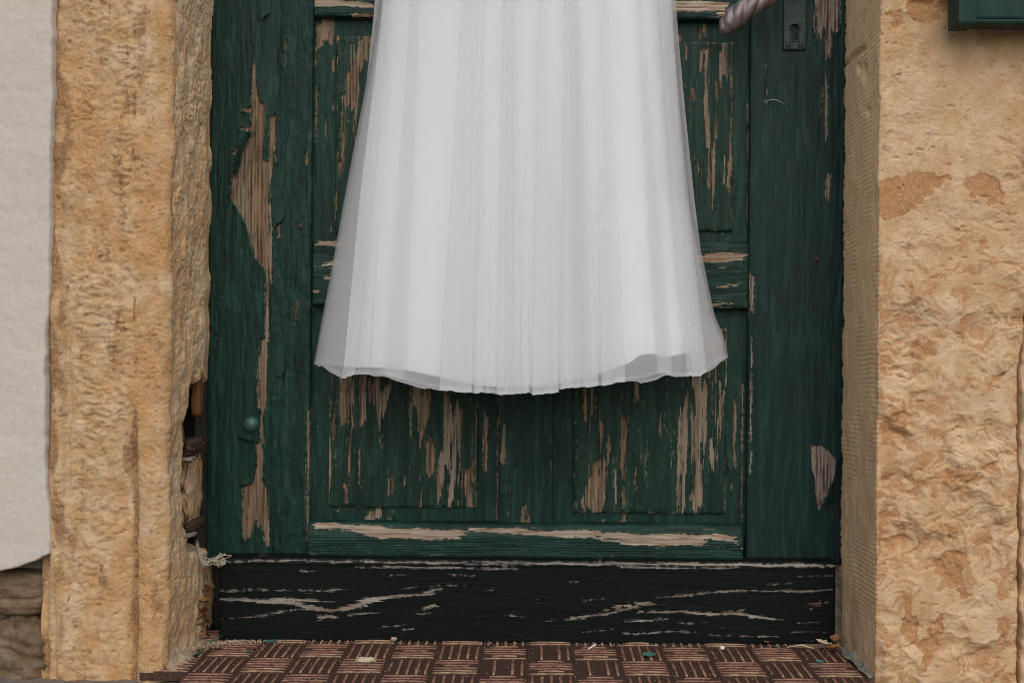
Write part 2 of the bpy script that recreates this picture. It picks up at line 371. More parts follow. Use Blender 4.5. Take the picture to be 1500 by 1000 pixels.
def mat_tulle():
    t = NT('ivory_tulle')
    soft = t.noise(t.mapping((9, 9, 2)), 1.0, 1, 0.4)
    d = t.n('ShaderNodeBsdfDiffuse'); d.inputs['Color'].default_value = (0.765, 0.76, 0.75, 1)
    tr = t.n('ShaderNodeBsdfTranslucent'); tr.inputs['Color'].default_value = (0.765, 0.76, 0.75, 1)
    a = t.n('ShaderNodeMixShader'); a.inputs[0].default_value = 0.30
    t.t.links.new(d.outputs[0], a.inputs[1]); t.t.links.new(tr.outputs[0], a.inputs[2])
    tp = t.n('ShaderNodeBsdfTransparent'); mx = t.n('ShaderNodeMixShader')
    al = t.math('ADD', t.attr('rim'), t.rng(soft, 0.3, 0.7, 0.285, 0.315))
    t.t.links.new(al, mx.inputs[0]); t.t.links.new(tp.outputs[0], mx.inputs[1]); t.t.links.new(a.outputs[0], mx.inputs[2])
    t.t.links.new(mx.outputs[0], t.out.inputs['Surface']); return t.m
def mat_satin():
    t = NT('white_satin'); big = t.noise(t.mapping((6, 6, 3)), 1.0, 1, 0.4)
    t.bsdf(t.mix(big, (0.83, 0.84, 0.845), (0.86, 0.87, 0.875)), 0.8, None, 0.12); return t.m
M['tulle'] = mat_tulle(); M['satin'] = mat_satin()

# ------------------------------------------------------------------ ground
gx = axis(-40, 40, 0.01, -0.9, 0.9, 4.0); gy = axis(-60, 0.4, 0.012, -0.6, 0.1, 4.0)
GX, GY = np.meshgrid(gx, gy)
GZ = -0.004 + fbm(GX * 20, GY * 20, 3, 5) * 0.004
V = np.stack([GX, GY, GZ], -1).reshape(-1, 3)
gr = link('ground', mesh_np('ground', V, grid_faces(len(gy), len(gx))), M['ground']); tag(gr, kind='structure')

# ------------------------------------------------------------------ stone door jambs
FRONT = -0.163             # the wall face stands this far in front of the door
ZT = 0.97                  # fine detail up to here, coarse above the picture
def jamb(name, label, Xar, Xout, sign, mat, heights, reveal_end=0.03, rad=0.010, step=0.0015, edge=None, mats=None):
    """a dressed stone: wall face from Xout to the arris, rounded arris, reveal back to the door. sign=+1: reveal faces right"""
    zs = axis(-0.02, 2.1, step, -0.02, ZT, 0.05)
    s1 = axis(0, 1, step / abs(Xar - Xout)); na = 7
    s2 = axis(FRONT + rad, reveal_end, step)
    P = []
    for t in s1[:-1]: P.append((t, None, 0))
    for k in range(na): P.append((1, math.pi / 2 * k / (na - 1), 1))
    for y in s2[1:]: P.append((y, None, 2))
    nz = len(zs); nc = len(P)
    X = np.zeros((nz, nc)); Y = X.copy(); NX = X.copy(); NY = X.copy(); part = np.zeros(nc, int)
    xo = np.full(nz, Xout) if edge is None else edge(zs)
    for j, (t, a, k) in enumerate(P):
        part[j] = k
        if k == 0: X[:, j] = xo + (Xar - sign * rad - xo) * t; Y[:, j] = FRONT; NY[:, j] = -1
        elif k == 1: X[:, j] = Xar - sign * rad + sign * rad * math.sin(a); Y[:, j] = FRONT + rad - rad * math.cos(a); NX[:, j] = sign * math.sin(a); NY[:, j] = -math.cos(a)
        else: X[:, j] = Xar; Y[:, j] = t; NX[:, j] = sign
    Z = np.repeat(zs[:, None], nc, 1)
    px, py = seen(X, Y, Z)
    h, attrs = heights(X, Y, Z, px, py, np.repeat(part[None], nz, 0))
    h = h / 1000.0
    X2, Y2 = X + NX * h, Y + NY * h
    # turn the outer rim back into the wall
    pad = lambda A: np.concatenate([A[:, :1], A], 1)
    X2, Y2, Zp = pad(X2), pad(Y2), pad(Z); Y2[:, 0] = 0.05
    attrs = {k: pad(a) for k, a in attrs.items()}
    t = thing(name, (Xar, FRONT, 0), label, 'stone jamb')
    V = np.stack([X2, Y2, Zp], -1).reshape(-1, 3)
    o = link('dressed_block', mesh_np('dressed_block', V, grid_faces(nz, nc + 1, flip=sign < 0), attrs), mat, t)
    if mats is not None:                 # inner side takes a lightened stone colour in place of side light
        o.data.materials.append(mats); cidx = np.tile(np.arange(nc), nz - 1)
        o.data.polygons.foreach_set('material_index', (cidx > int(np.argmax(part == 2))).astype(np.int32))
    return t

def left_h(X, Y, Z, px, py, part):
    s = X * 1000 + (Y - FRONT) * 1000 * (part > 0); z = -Z * 1000.0
    h = fbm(s / 80, z / 150, 4, 3) * 7 + fbm(s / 22, z / 28, 5, 8) * 2.9 + fbm(s / 6, z / 5, 4, 9, 0.6) * 0.8
    # chisel ripples across the face
    rp = noise(s / 55, z / 70, 21)
    w = z / 9.5 + fbm(s / 45, z / 40, 3, 22) * 1.3 + noise(s / 90, z / 90, 25) * 3
    band = sstep(95, 125, px) * sstep(236, 170 + 40 * noise(z / 60, z * 0, 24), px) * sstep(720, 600, py)
    wv = fbm(s / 34, z / 26, 3, 22)
    rd = 1 - 2.6 * np.abs(noise(s / 34 + wv * 0.8, z / 9.5 + wv * 1.1, 26)); rd2 = 1 - 2.6 * np.abs(noise(s / 17 + wv, z / 5.0 + wv, 28))
    msk = sstep(0.0, 0.25, rp + 0.3 * noise(s / 14, z / 16, 23)) * band
    h += (rd * 1.9 + rd2 * 0.6) * msk + rd2 * 0.12 * sstep(-.2, .2, noise(s / 60, z / 90, 30))
    pits = sstep(0.34, 0.14, cells(s / 9 + wv, z / 7, 29)[0]) * (cells(s / 9 + wv, z / 7, 29)[2] > 0.86); h -= 1.8 * pits
    f1, f2, _ = cells(s / 15 + noise(s / 20, z / 20, 4) * .6, z / 11 + noise(s / 20, z / 20, 5) * .6, 33)
    h += (0.5 - f1) * 4.6 * sstep(0.02, 0.3, noise(s / 50, z / 80, 36) + 0.25 * gauss(py - 480, 130)) * sstep(95, 120, px) * sstep(215, 180, px)
    # rolled lobes and clefts running down the lower half
    c1 = 197 + 5 * noise(py / 60, py * 0, 41) - 8 * sstep(600, 450, py)
    h -= 8.0 * gauss(px - c1, 4.5) * sstep(560, 680, py) + 3.5 * gauss(px - c1 + 9, 12) * sstep(560, 680, py)
    h += 4.0 * gauss(px - c1 - 20, 16) * sstep(560, 680, py)
    c2 = 98 + 6 * noise(py / 70, py * 0, 44)
    h -= 5.0 * gauss(px - c2, 5) * sstep(450, 520, py) * sstep(760, 690, py)
    h -= 9.0 * sstep(76, 64, px)
    h += 5.0 * gauss(px - 86, 11) * sstep(440, 520, py) * sstep(740, 660, py)
    h -= 5.0 * sstep(100, 78, px) * sstep(420, 330, py)
    h -= 6.0 * gauss(px - 77, 5) * sstep(830, 880, py)
    h += 2.6 * gauss(px - 238, 8) * (part < 2) * sstep(240, 330, py) * sstep(760, 600, py)
    # thin drawn vertical scores
    for k, xx in enumerate((120, 160, 198, 213)):
        h -= 0.9 * gauss(px - xx - 2 * noise(py / 50, py * 0, 50 + k), 1.6) * sstep(-0.1, 0.2, noise(py / 70, py * 0, 60 + k)) * (py < 620)
    # pitted reveal
    rv = (part == 2)
    g1, g2, idv = cells(s / 6.5 + noise(s / 12, z / 12, 71) * .5, z / 10.0 + noise(s / 12, z / 12, 72) * .5, 73)
    pit = sstep(0.36, 0.12, g1) * (idv > 0.45) * sstep(250, 268, px) * sstep(0.0, 0.25, noise(s / 45, z / 60, 74) + 0.35 * gauss(py - 140, 150)) * sstep(420, 330, py)
    h -= 4.2 * pit
    g1, g2, idv = cells(s / 14.0, z / 16.0 + noise(s / 22, z / 22, 75), 76)
    h -= 3.0 * sstep(0.3, 0.1, g1) * (idv > 0.7) * sstep(250, 270, px) * (py < 520)
    h += rv * fbm(s / 24, z / 50, 3, 78) * 2.5
    h *= 1 - 0.65 * rv * sstep(-55, -5, Y * 1000.0)
    # flaked place and crack in the middle of the reveal
    stain = 0.75 * gauss(px - (258 + (py - 300) * 0.12), 9) * sstep(285, 310, py) * sstep(440, 400, py) * sstep(-0.25, 0.1, noise(s / 14, z / 22, 80))
    h -= 2.2 * stain
    h -= 5.0 * gauss(px - (289 + (py - 440) * 0.13), 1.6) * sstep(418, 432, py) * sstep(478, 462, py)
    # the inner edge has broken away beside the frame
    depth = Y * 1000.0
    brk = sstep(545, 578, py + noise(s / 20, z / 20, 83) * 22) * sstep(812, 790, py + noise(s / 20, z / 20, 84) * 16)
    lip = -85 + 50 * sstep(560, 600, py) * 0 + 14 * noise(z / 26, z * 0, 85) - 22 * sstep(560, 640, py) * sstep(800, 740, py)
    h -= brk * rv * 46 * sstep(lip - 4, lip + 26, depth)
    h -= rv * 4 * sstep(-30, 0, depth) * sstep(-0.15, 0.15, noise(z / 60, z * 0, 87))
    stain = stain + 0.55 * gauss(px - c1, 7) * sstep(520, 640, py) + 0.75 * sstep(118, 82, px) * sstep(-0.25, 0.2, noise(s / 20, z / 60, 90)) \
        + 0.4 * sstep(0.1, 0.4, noise(s / 24, z / 120, 91)) + 0.3 * sstep(0.15, 0.35, fbm(s / 34, z / 40, 3, 94)) + 0.6 * sstep(0.22, 0.45, noise(s / 16, z / 5.5, 92)) * band + 0.5 * sstep(0.3, 0.45, noise(s / 7, z / 7, 93)) + 0.5 * pit
    for k, xx in enumerate((120, 160, 198)):
        stain = stain + (0.3, 0.35, 0.85)[k] * gauss(px - xx - 4 * noise(py / 50, py * 0, 50 + k), 2.2) * sstep(-0.05, 0.2, noise(py / 60, py * 0, 60 + k))
    stain = np.where(rv, stain * 0.45, stain)  # stain thinned on the reveal, part of its painted lightening
    return h, {'stain': np.clip(stain, 0, 1), 'chip': np.full(px.shape, -9.0)}
jl = jamb('weathered_stone_jamb', 'tall rippled ochre sandstone jamb between the pale plaster and the green door', at(308, 490, 0)[0], at(60, 490, FRONT)[0], 1, M['stone_l'], left_h, mats=M['stone_lrev_lit'])

CHIPS = [[(1286, 268), (1310, 258), (1345, 250), (1372, 255), (1394, 258), (1392, 266), (1370, 275), (1358, 292), (1338, 312), (1300, 322), (1286, 318)],
    [(1410, 268), (1425, 254), (1448, 250), (1462, 262), (1472, 286), (1470, 300), (1450, 302), (1436, 290), (1420, 288)],
    [(1326, 0), (1390, 0), (1386, 20), (1360, 36), (1345, 30), (1330, 22)], [(1296, 20), (1318, 14), (1326, 34), (1302, 44)],
    [(1372, 830), (1380, 810), (1398, 805), (1416, 808), (1418, 825), (1405, 845), (1422, 870), (1410, 878), (1398, 862), (1374, 848)],
    [(1322, 868), (1334, 870), (1336, 895), (1348, 920), (1342, 942), (1328, 944), (1320, 930), (1324, 905)],
    [(1346, 940), (1362, 926), (1372, 912), (1378, 896), (1384, 910), (1382, 930), (1374, 944), (1366, 965), (1356, 985), (1350, 960)],
    [(1288, 752), (1310, 745), (1340, 790), (1330, 808), (1300, 818), (1286, 812)], [(1460, 905), (1474, 900), (1478, 940), (1466, 945)],
    [(1350, 412), (1378, 400), (1392, 420), (1370, 428)], [(1430, 350), (1460, 345), (1462, 362), (1440, 370)], [(1380, 770), (1405, 765), (1412, 782), (1390, 790)],
    [(1300, 500), (1350, 490), (1380, 515), (1350, 530), (1310, 520)], [(1400, 555), (1470, 548), (1468, 570), (1405, 574)], [(1300, 590), (1345, 610), (1340, 640), (1305, 650), (1288, 620)],
    [(1290, 690), (1350, 700), (1420, 680), (1440, 700), (1370, 730), (1300, 720)]]
WEAK = (3, 7, 9, 10, 11, 12, 13, 14, 15)
def right_h(X, Y, Z, px, py, part):
    s = X * 1000.0 - (Y - FRONT) * 1000 * (part > 0); z = -Z * 1000.0
    face = np.where(part == 0, 1.0, 0.0); rough_amt = sstep(1284, 1296, px) * (part < 2)
    wx = s + fbm(s / 40, z / 40, 3, 1) * 16; wz = z + fbm(s / 40, z / 40, 3, 2) * 16
    base = fbm(wx / 130, wz / 95, 3, 103) * 27
    # cleaved layers: terraces with sharp broken lips
    q = base / 4.2; fr = q - np.floor(q); ter = (np.floor(q) + sstep(0.84, 1.0, fr) + 0.2 * fr) * 4.2
    busy = 0.32 + 0.6 * sstep(380, 480, py)
    h = (ter * 0.6 + base * 0.12) * busy + fbm(wx / 30, wz / 24, 4, 108, 0.45) * 1.1 * (0.5 + sstep(330, 480, py)) + fbm(s / 7, z / 5, 4, 109, 0.65) * 0.8
    q2 = fbm(wx / 30, wz / 22, 3, 113) * 9 / 2.2; f2 = q2 - np.floor(q2)
    h += (np.floor(q2) + sstep(0.85, 1, f2)) * 1.0 * sstep(0.0, 0.2, noise(s / 60, z / 60, 115) + 0.12 * sstep(300, 500, py))
    chip = np.full(px.shape, -9.0)
    cx = px + noise(s / 11, z / 11, 117) * 9 + noise(s / 4, z / 4, 118) * 2.5; cy = py + noise(s / 11, z / 11, 119) * 9 + noise(s / 4, z / 4, 120) * 2.5
    for n_, p in enumerate(CHIPS):
        cd = np.clip(sd_poly(p, cx, cy), -9, 9)
        if n_ in WEAK: cd = np.minimum(cd, 0.2 + noise(s / 14, z / 12, 121 + n_) * 3.0)
        chip = np.maximum(chip, cd)
    h = h - 1.9 * sstep(-0.6, 0.9, chip) - 0.12 * np.clip(chip, 0, 9)
    lay = _h(np.floor(q), np.floor(q) * 0, 141); lv = np.minimum(fr, 1 - fr) * 2.2 - 0.5 + 1.2 * noise(wx / 26, wz / 20, 142)
    chip = np.maximum(chip, np.where(lay > 0.42, np.clip(lv, -2, 1.0), -9) - 0.8 * sstep(420, 300, py))
    # a long scarp and a stepped ledge
    scarp = sd_streak([(1335, 236, 1.6), (1352, 214, 2), (1362, 200, 2), (1392, 200, 1.6), (1405, 190, 1), (1412, 170, 1)], cx, cy)
    h -= 3.0 * sstep(-1.5, 1.0, scarp)
    sc2 = sd_streak([(1300, 828, 2), (1340, 812, 2), (1360, 792, 1.5), (1400, 720, 3), (1440, 690, 4), (1500, 650, 4)], cx, cy); h -= 3.6 * sstep(-2.5, 1, sc2)
    zone = 0.3 + 0.7 * sstep(-0.2, 0.15, noise(s / 100, z / 80, 145) + 0.1 * sstep(300, 500, py))
    h = h * zone
    pc = cells(s / 10 + noise(s / 9, z / 9, 146), z / 8, 147); h -= 2.6 * sstep(0.3, 0.1, pc[0]) * (pc[2] > 0.9)
    h *= rough_amt
    h -= 5 * sstep(1478, 1500, px) * sstep(420, 520, py) * (part < 2)
    # sawn reveal: fine saw marks, holes, one gouge
    rv = 1 - rough_amt
    saw = np.sin((z + s * 0.04 + noise(s / 40, z / 60, 130) * 3) / 6.4 * 2 * math.pi) * 0.38 * sstep(-0.2, 0.2, noise(s / 60, z / 90, 131))
    h += rv * (saw + fbm(s / 60, z / 90, 3, 133) * 2.2 + fbm(s / 9, z / 30, 3, 134) * 0.5)
    for (hx, hy, rx, ry, dp) in ((1266, 108, 4, 13, 7), (1258, 100, 2.5, 7, 5), (1271, 164, 2.6, 6, 6)):
        h -= dp * np.exp(-(((px - hx) / rx) ** 2 + ((py - hy) / ry) ** 2) ** 1.5) * (part > 0)
    h -= 5 * sstep(-3, 2, sd_streak([(1236, 96, 1), (1250, 82, 3), (1266, 70, 2)], px, py)) * (part > 0)
    # chipped inner arris next to the door
    h -= (part == 2) * sstep(-0.018, 0.0, Y) * (3 + 7 * np.maximum(0, noise(z / 22, z * 0, 137)) + 4 * np.maximum(0, noise(z / 6, z * 0, 138)))
    h -= (part == 1) * 2.5 * np.maximum(0, noise(z / 14, z * 0, 139))
    stain = 0.4 * sstep(0.1, 0.45, noise(s / 30, z / 60, 140)) * rough_amt + 0.5 * rv * gauss(px - 1243, 14) * sstep(700, 1000, py) + 0.35 * rv * sstep(-0.1, 0.3, noise(s / 25, z / 120, 143)) + 0.4 * sstep(1470, 1500, px)
    return h, {'stain': np.clip(stain, 0, 1), 'chip': np.where(part == 2, -9.0, chip)}
def right_edge(zs):
    px, py = seen(np.full(zs.shape, 0.62), np.full(zs.shape, FRONT), zs)
    e = 1512 - 20 * sstep(380, 560, py) + 4 * noise(py / 40, py * 0, 150) + 3 * noise(py / 12, py * 0, 151)
    return at(e, py, FRONT)[0]
jr = jamb('cleaved_stone_jamb', 'golden sandstone jamb with flaked orange scars and a smooth sawn inner side', at(1231, 490, 0)[0], 0.63, -1, M['stone_r'], right_h, edge=right_edge, rad=0.0035, mats=M['stone_reveal_lit'])

# the block beside it and its joint
zs = axis(-0.02, 2.1, 0.003, -0.02, ZT, 0.05); xs = axis(0, 1, 0.012)
e0 = right_edge(zs) + 0.005; XX = e0[:, None] + (1.3 - e0[:, None]) * xs[None] ** 1.6; ZZ = np.repeat(zs[:, None], len(xs), 1)
hh = fbm(XX * 16, ZZ * 18, 4, 160) * 14 + fbm(XX * 60, ZZ * 60, 3, 161) * 3
nb = relief('neighbouring_wall_block', XX, FRONT + 0.001 - hh / 1000 + 0.006 * (xs[None] < 0.004), ZZ, M['stone_r'], None, {'stain': np.clip(0.3 + fbm(XX * 20, ZZ * 9, 3, 162), 0, 1), 'chip': np.full(XX.shape, -9.)}, back=0.05)
tag(nb, 'sliver of tan wall stone past the dark joint at the right edge', 'wall stone')
xs = np.array([0.60, 0.66]); XX, ZZ = np.meshgrid(xs, axis(-0.02, 2.1, 0.05))
mo = relief('mortar_joint', XX, np.full(XX.shape, FRONT + 0.022), ZZ, M['mortar_grey'], None, {'stain': np.full(XX.shape, 0.6), 'chip': np.full(XX.shape, -9.)}, back=0.05)
tag(mo, 'recessed dark mortar joint beside the golden stone jamb', 'mortar joint')

# ------------------------------------------------------------------ plaster wall on the left, rubble below it
xe = lambda py: 72 + 5 * sstep(400, 0, py) - 6 * sstep(420, 500, py) * sstep(760, 700, py) + 3.5 * noise(py / 40, py * 0, 170) + 1.6 * noise(py / 15, py * 0, 171) - 7 * sstep(372, 350, py) * sstep(330, 346, py) * 0
zs = axis(0, 1, 0.0016); zs = np.concatenate([zs, 1 + axis(0.05, 1.2, 0.05)])
cs = np.concatenate([np.linspace(0, 0.8, 20, endpoint=False), np.linspace(0.8, 1, 200)])
XL = -1.9; PF = FRONT - 0.006
X1 = np.zeros((len(zs), len(cs))); Z1 = X1.copy()
xcol = XL + (at(74, 490, PF)[0] - XL) * cs
pcol, _ = seen(xcol, np.full(xcol.shape, PF), np.full(xcol.shape, 0.14))
bot_px = np.interp(pcol, [-200, 0, 18, 45, 66, 74], [840, 837, 833, 824, 815, 810]) + 3 * noise(pcol / 18, pcol * 0, 180) + 1.2 * noise(pcol / 7, pcol * 0, 181)
zb = at(pcol, bot_px, PF)[1]; ztop = 2.1
Z1 = np.where(zs[:, None] <= 1, zb[None] + (0.97 - zb[None]) * np.minimum(zs[:, None], 1), 0.97 + (zs[:, None] - 1) / 1.2 * (ztop - 0.97))
_, pyr = seen(np.full(len(zs), -0.63), np.full(len(zs), PF), Z1[:, -1])
xr = at(xe(pyr), pyr, PF)[0]
X1 = XL + (xr[:, None] - XL) * cs[None]
edge_d = np.minimum((xr[:, None] - X1), (Z1 - zb[None])) * 1000
hp = fbm(X1 * 9, Z1 * 9, 4, 183) * 3.0 + fbm(X1 * 60, Z1 * 60, 3, 184) * 0.5 - 3 * np.exp(-np.maximum(edge_d, 0) / 1.0) - 0.6 * np.exp(-np.maximum(edge_d, 0) / 8)
pw = relief('plaster_wall', X1, PF - hp / 1000, Z1, M['plaster'], None, back=PF + 0.035)
tag(pw, 'smooth off white plaster wall with a broken lower edge at the left', 'plaster wall')

def lump(name, c, r, seed, mat, parent=None, amp=0.16, nu=40, nv=56, box=0.55, freq=2.2):
    """an irregular stone: a rounded block with broken faces"""
    u = np.linspace(0.02, math.pi - 0.02, nu)[:, None]; w = np.linspace(0, 2 * math.pi, nv, endpoint=False)[None]
    d = np.stack([np.sin(u) * np.cos(w), np.sin(u) * np.sin(w), np.cos(u) + 0 * w], -1)
    k = 1.0 / (np.abs(d) ** (2 / box)).sum(-1) ** (box / 2); b = d * k[..., None]
    n1 = fbm(b[..., 0] * freq + b[..., 1] * 1.3 + seed, b[..., 2] * freq - b[..., 1] * 1.1, 4, seed) + 0.6 * fbm(b[..., 1] * freq * 2 + 3, b[..., 2] * freq * 2 + b[..., 0], 3, seed + 3)
    b = b * (1 + amp * n1)[..., None]
    V = (b * np.array(r) + np.array(c)).reshape(-1, 3)
    f = grid_faces(nu, nv, wrap=True)
    me = mesh_np(name, V, f, {'stain': np.clip(0.2 + n1, 0, 1), 'chip': np.full(n1.shape, -9.)})
    return link(name, me, mat, parent)
rw = thing('rubble_wall', (-0.75, -0.1, 0), 'rough brown rubble stones exposed below the broken plaster, bottom left', 'rubble wall')
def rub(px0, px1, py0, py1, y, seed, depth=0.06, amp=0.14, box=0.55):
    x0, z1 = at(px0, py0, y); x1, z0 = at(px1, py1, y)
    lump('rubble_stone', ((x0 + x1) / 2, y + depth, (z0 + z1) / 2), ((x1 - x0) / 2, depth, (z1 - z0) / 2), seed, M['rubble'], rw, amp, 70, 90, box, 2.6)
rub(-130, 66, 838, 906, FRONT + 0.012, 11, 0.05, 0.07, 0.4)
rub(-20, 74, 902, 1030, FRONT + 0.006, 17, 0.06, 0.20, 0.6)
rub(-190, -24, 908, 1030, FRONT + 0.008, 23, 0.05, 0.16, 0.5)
x0, z0 = at(-400, 1010, 0); x1, z1 = at(95, 780, 0)
XX, ZZ = np.meshgrid(axis(-1.9, -0.60, 0.01), axis(-0.02, 0.24, 0.008))
relief('bedding_mortar', XX, FRONT + 0.045 + fbm(XX * 30, ZZ * 30, 3, 191) * 0.012, ZZ, M['mortar_grey'], rw, {'stain': np.clip(0.5 + fbm(XX * 20, ZZ * 20, 3, 192), 0, 1), 'chip': np.full(XX.shape, -9.)}, back=0.05)
# lintel high above the picture, closing the doorway
li = relief('stone_lintel', *[a for a in (lambda A, B: (A, FRONT + fbm(A * 9, B * 9, 3, 199) * 0.012, B))(*np.meshgrid(axis(-0.8, 0.8, 0.04), axis(2.08, 2.4, 0.04)))], M['stone_r'], None, {}, back=0.06)
tag(li, 'sandstone lintel across the top of the doorway', 'lintel')

# ------------------------------------------------------------------ the door
door = thing('wooden_door', (0, 0, 0.05), 'old panelled wooden door with dark green paint peeling to bare wood', 'door')
def board(name, px0, px1, py0, py1, y, patches=(), mat='stile', horizontal=False, step=0.0013, back=0.04, edge=1.6, jag=7.0, seed=1, ztop=None, extra=None, film=0.8, curl=1.0, chips=None, parent=None, colw=5.0, rel=1.0):
    xm, ym = (px0 + px1) / 2, (min(py1, 1000) + max(py0, 0)) / 2
    x0 = at(px0, ym, y)[0]; x1 = at(px1, ym, y)[0]; z1 = at(xm, py0, y)[1] if ztop is None else ztop; z0 = at(xm, py1, y)[1]
    xs = axis(x0, x1, step); zs = axis(z0, z1, step, z0, ZT, 0.03)
    X, Z = np.meshgrid(xs, zs)
    px, py = seen(X, np.full(X.shape, y), Z)
    u, v = X * 1000, -Z * 1000
    peel = worn(patches, X, Z, y, horizontal, jag, seed, colw)
    if chips is not None:
        g, a = (v, u) if horizontal else (u, v)
        n = noise(g / 3.2 + 0.3 * noise(a / 30, g / 30, seed + 40), a / 42.0, seed + 41) + 0.5 * noise(g / 14., a / 90., seed + 42)
        peel = np.maximum(peel, np.clip((n - chips) * 7, -6, 6))
    g, a = (v, u) if horizontal else (u, v)
    bare = sstep(-0.7, 0.7, peel)
    h = -film * bare + curl * np.exp(-np.abs(np.minimum(peel, 0) + 1.2) / 2.0) * (peel < 0.3) * np.maximum(0, 0.3 + noise(u / 9, v / 14, seed + 20)) * 1.1
    h += fbm(g / 60, a / 300, 3, seed + 22) * 1.2 * rel + noise(g / 4.0, a / 80., seed + 23) * 0.35 * rel + noise(g / 2.0, a / 50., seed + 24) * 0.22 * rel
    # drying cracks along the grain
    ck = noise(g / 9.0 + noise(a / 70, g / 40, seed + 26) * .5, a / 260.0, seed + 27)
    h -= 1.3 * rel * gauss(ck, 0.02) * sstep(-0.1, 0.2, noise(g / 30, a / 120, seed + 28))
    ed = np.minimum(np.minimum(X - x0, x1 - X), np.minimum(Z - z0, z1 - Z)) * 1000
    h -= edge * np.exp(-ed / 1.6) * (0.8 + 0.8 * noise(u / 12, v / 12, seed + 30))
    tn = noise(g / 8. + 0.3 * noise(a / 25, g / 9, seed + 50), (a + (_h(np.floor(g / 3.0), g * 0, seed + 51) - .5) * 26) / 60., seed + 52) + 0.5 * noise(g / 30, a / 130, seed + 53)
    tone = sstep(0.2, 0.26, tn) * 0.75 + 0.25 * sstep(-0.1, 0.3, tn); h -= 0.45 * rel * sstep(0.2, 0.26, tn)
    if mat == 'panel':      # worn edges of the raised fields
        peel = np.maximum(peel, 1.6 - ed + 4.5 * noise(u / 22, v / 22, seed + 33) - 0.9)
    if extra is not None:
        h, peel = extra(h, peel, X, Z, px, py)
    return relief(name, X, y - h / 1000, Z, M[mat], parent or door, {'peel': peel, 'tone': tone}, back=back)

B = lambda a, b, c, d: ('b', a, b, c, d)
# left stile: an outer board and an inner one, the old film hanging between them
PA = [(371, 94), (375, 93), (376, 134), (380, 146), (388, 155), (387, 200), (385, 236), (394, 236), (395, 172), (403, 168), (402, 210), (398, 262), (397, 300), (399, 398), (399, 420), (392, 398), (375, 379), (366, 352), (364, 335), (354, 315), (339, 291), (341, 253), (354, 243), (353, 227), (341, 226), (344, 219), (354, 211), (369, 198), (370, 192), (351, 191), (352, 187), (370, 184), (368, 164), (351, 162), (352, 159), (367, 157), (371, 121)]
PB = [(356, 712), (371, 706), (377, 680), (376, 650), (381, 645), (386, 660), (385, 700), (391, 720), (394, 752), (395, 800), (389, 798), (386, 776), (379, 768), (376, 757), (371, 770), (368, 784), (358, 790), (356, 770)]
def stile_extra(h, peel, X, Z, px, py):
    line = 393 + 7 * np.clip(1 - py / 500, 0, 1) + 3 * noise(py / 120, py * 0, 300)
    h = h + 1.5 * sstep(line + 2, line - 2, px) * sstep(60, 150, py)          # the outer film lies thicker
    h = h - 1.4 * gauss(px - line - 1, 1.6) * (py > 380)
    flake = noise(X * 1000 / 9, Z * 1000 / 38, 305)
    q = np.floor(flake * 5 + fbm(X * 1000 / 5, Z * 1000 / 12, 2, 306)) * 0.55
    h = h + q * sstep(line, line + 4, px) * sstep(-0.3, 0.1, noise(X * 40, Z * 12, 307))
    return h, peel
board('stile', 306, 455, 0, 822, 0.0, [('p', PA, 1), ('p', PB, 1), B(379, 391, 498, 600), ('s', [(384, 590, 6), (387, 608, 1)]), B(389, 394, 395, 500), B(417, 420, 55, 95), B(402, 404, 170, 240), B(449, 452, 600, 790), B(448, 451, 220, 240), B(434, 436, 435, 470), B(407, 410, 330, 350), ('s', [(383, 608, 2.5), (385, 650, 2)])],
      jag=4.0, seed=11, ztop=2.05, extra=stile_extra, film=2.2, curl=2.6, chips=0.78)
# right stile
PR = [(1187, 652), (1204, 653), (1215, 662), (1226, 672), (1222, 700), (1210, 725), (1199, 748), (1196, 735), (1193, 700), (1190, 690)]
def rstile_extra(h, peel, X, Z, px, py):
    h = h - 1.0 * gauss(px - 1180 - 2 * noise(py / 80, py * 0, 320), 1.3) * sstep(150, 260, py) * sstep(-.1, .1, noise(py / 90, py * 0, 321))
    return h, peel
board('stile', 1097, 1246, 0, 826, 0.0, [('p', PR, 1), B(1192, 1232, -60, 42), B(1209, 1217, 40, 84), B(1193, 1204, 40, 52), B(1208, 1213, 105, 205), B(1209, 1216, 258, 294), B(1121, 1122.6, 90, 152), B(1098, 1104, 408, 462), B(1240, 1244, 94, 130), B(1203, 1205, 130, 160), B(1099, 1101, 500, 700)],
      mat='stile_r', jag=9.0, seed=23, ztop=2.05, extra=rstile_extra, film=1.1, curl=1.3, chips=0.86, colw=4.0)
# rails
board('rail', 459, 1094, -40, 26, -0.004, [('s', [(455, 2, 6), (500, 4, 5), (552, 8, 3)]), ('s', [(980, 8, 7), (1030, 10, 8), (1066, 9, 5)]), B(1040, 1066, 17, 24), B(500, 548, 20, 24)], mat='rail', horizontal=True, jag=16, seed=31, edge=4, chips=0.62)
board('rail', 457, 1097, 352, 450, -0.006, [('s', [(455, 357, 3), (492, 356, 4), (560, 360, 5)]), ('s', [(1034, 376, 7), (1070, 377, 7), (1097, 377, 4)]), B(482, 492, 404, 410), ('s', [(470, 388, 2), (493, 383, 4)]), B(1062, 1078, 416, 421), B(1046, 1064, 442, 450), B(459, 470, 424, 428)], mat='rail', horizontal=True, jag=14, seed=37, edge=4, chips=0.62)
# centre muntin
board('muntin', 731, 810, 440, 780, 0.001, [B(734, 740, 618, 677), B(763, 770, 748, 777), B(772, 776, 750, 777), B(731, 733, 560, 620), B(807, 809, 620, 640)], jag=10, seed=41, chips=0.7)
board('muntin', 731, 812, 20, 362, 0.001, [], jag=10, seed=43, chips=0.7, step=0.004)
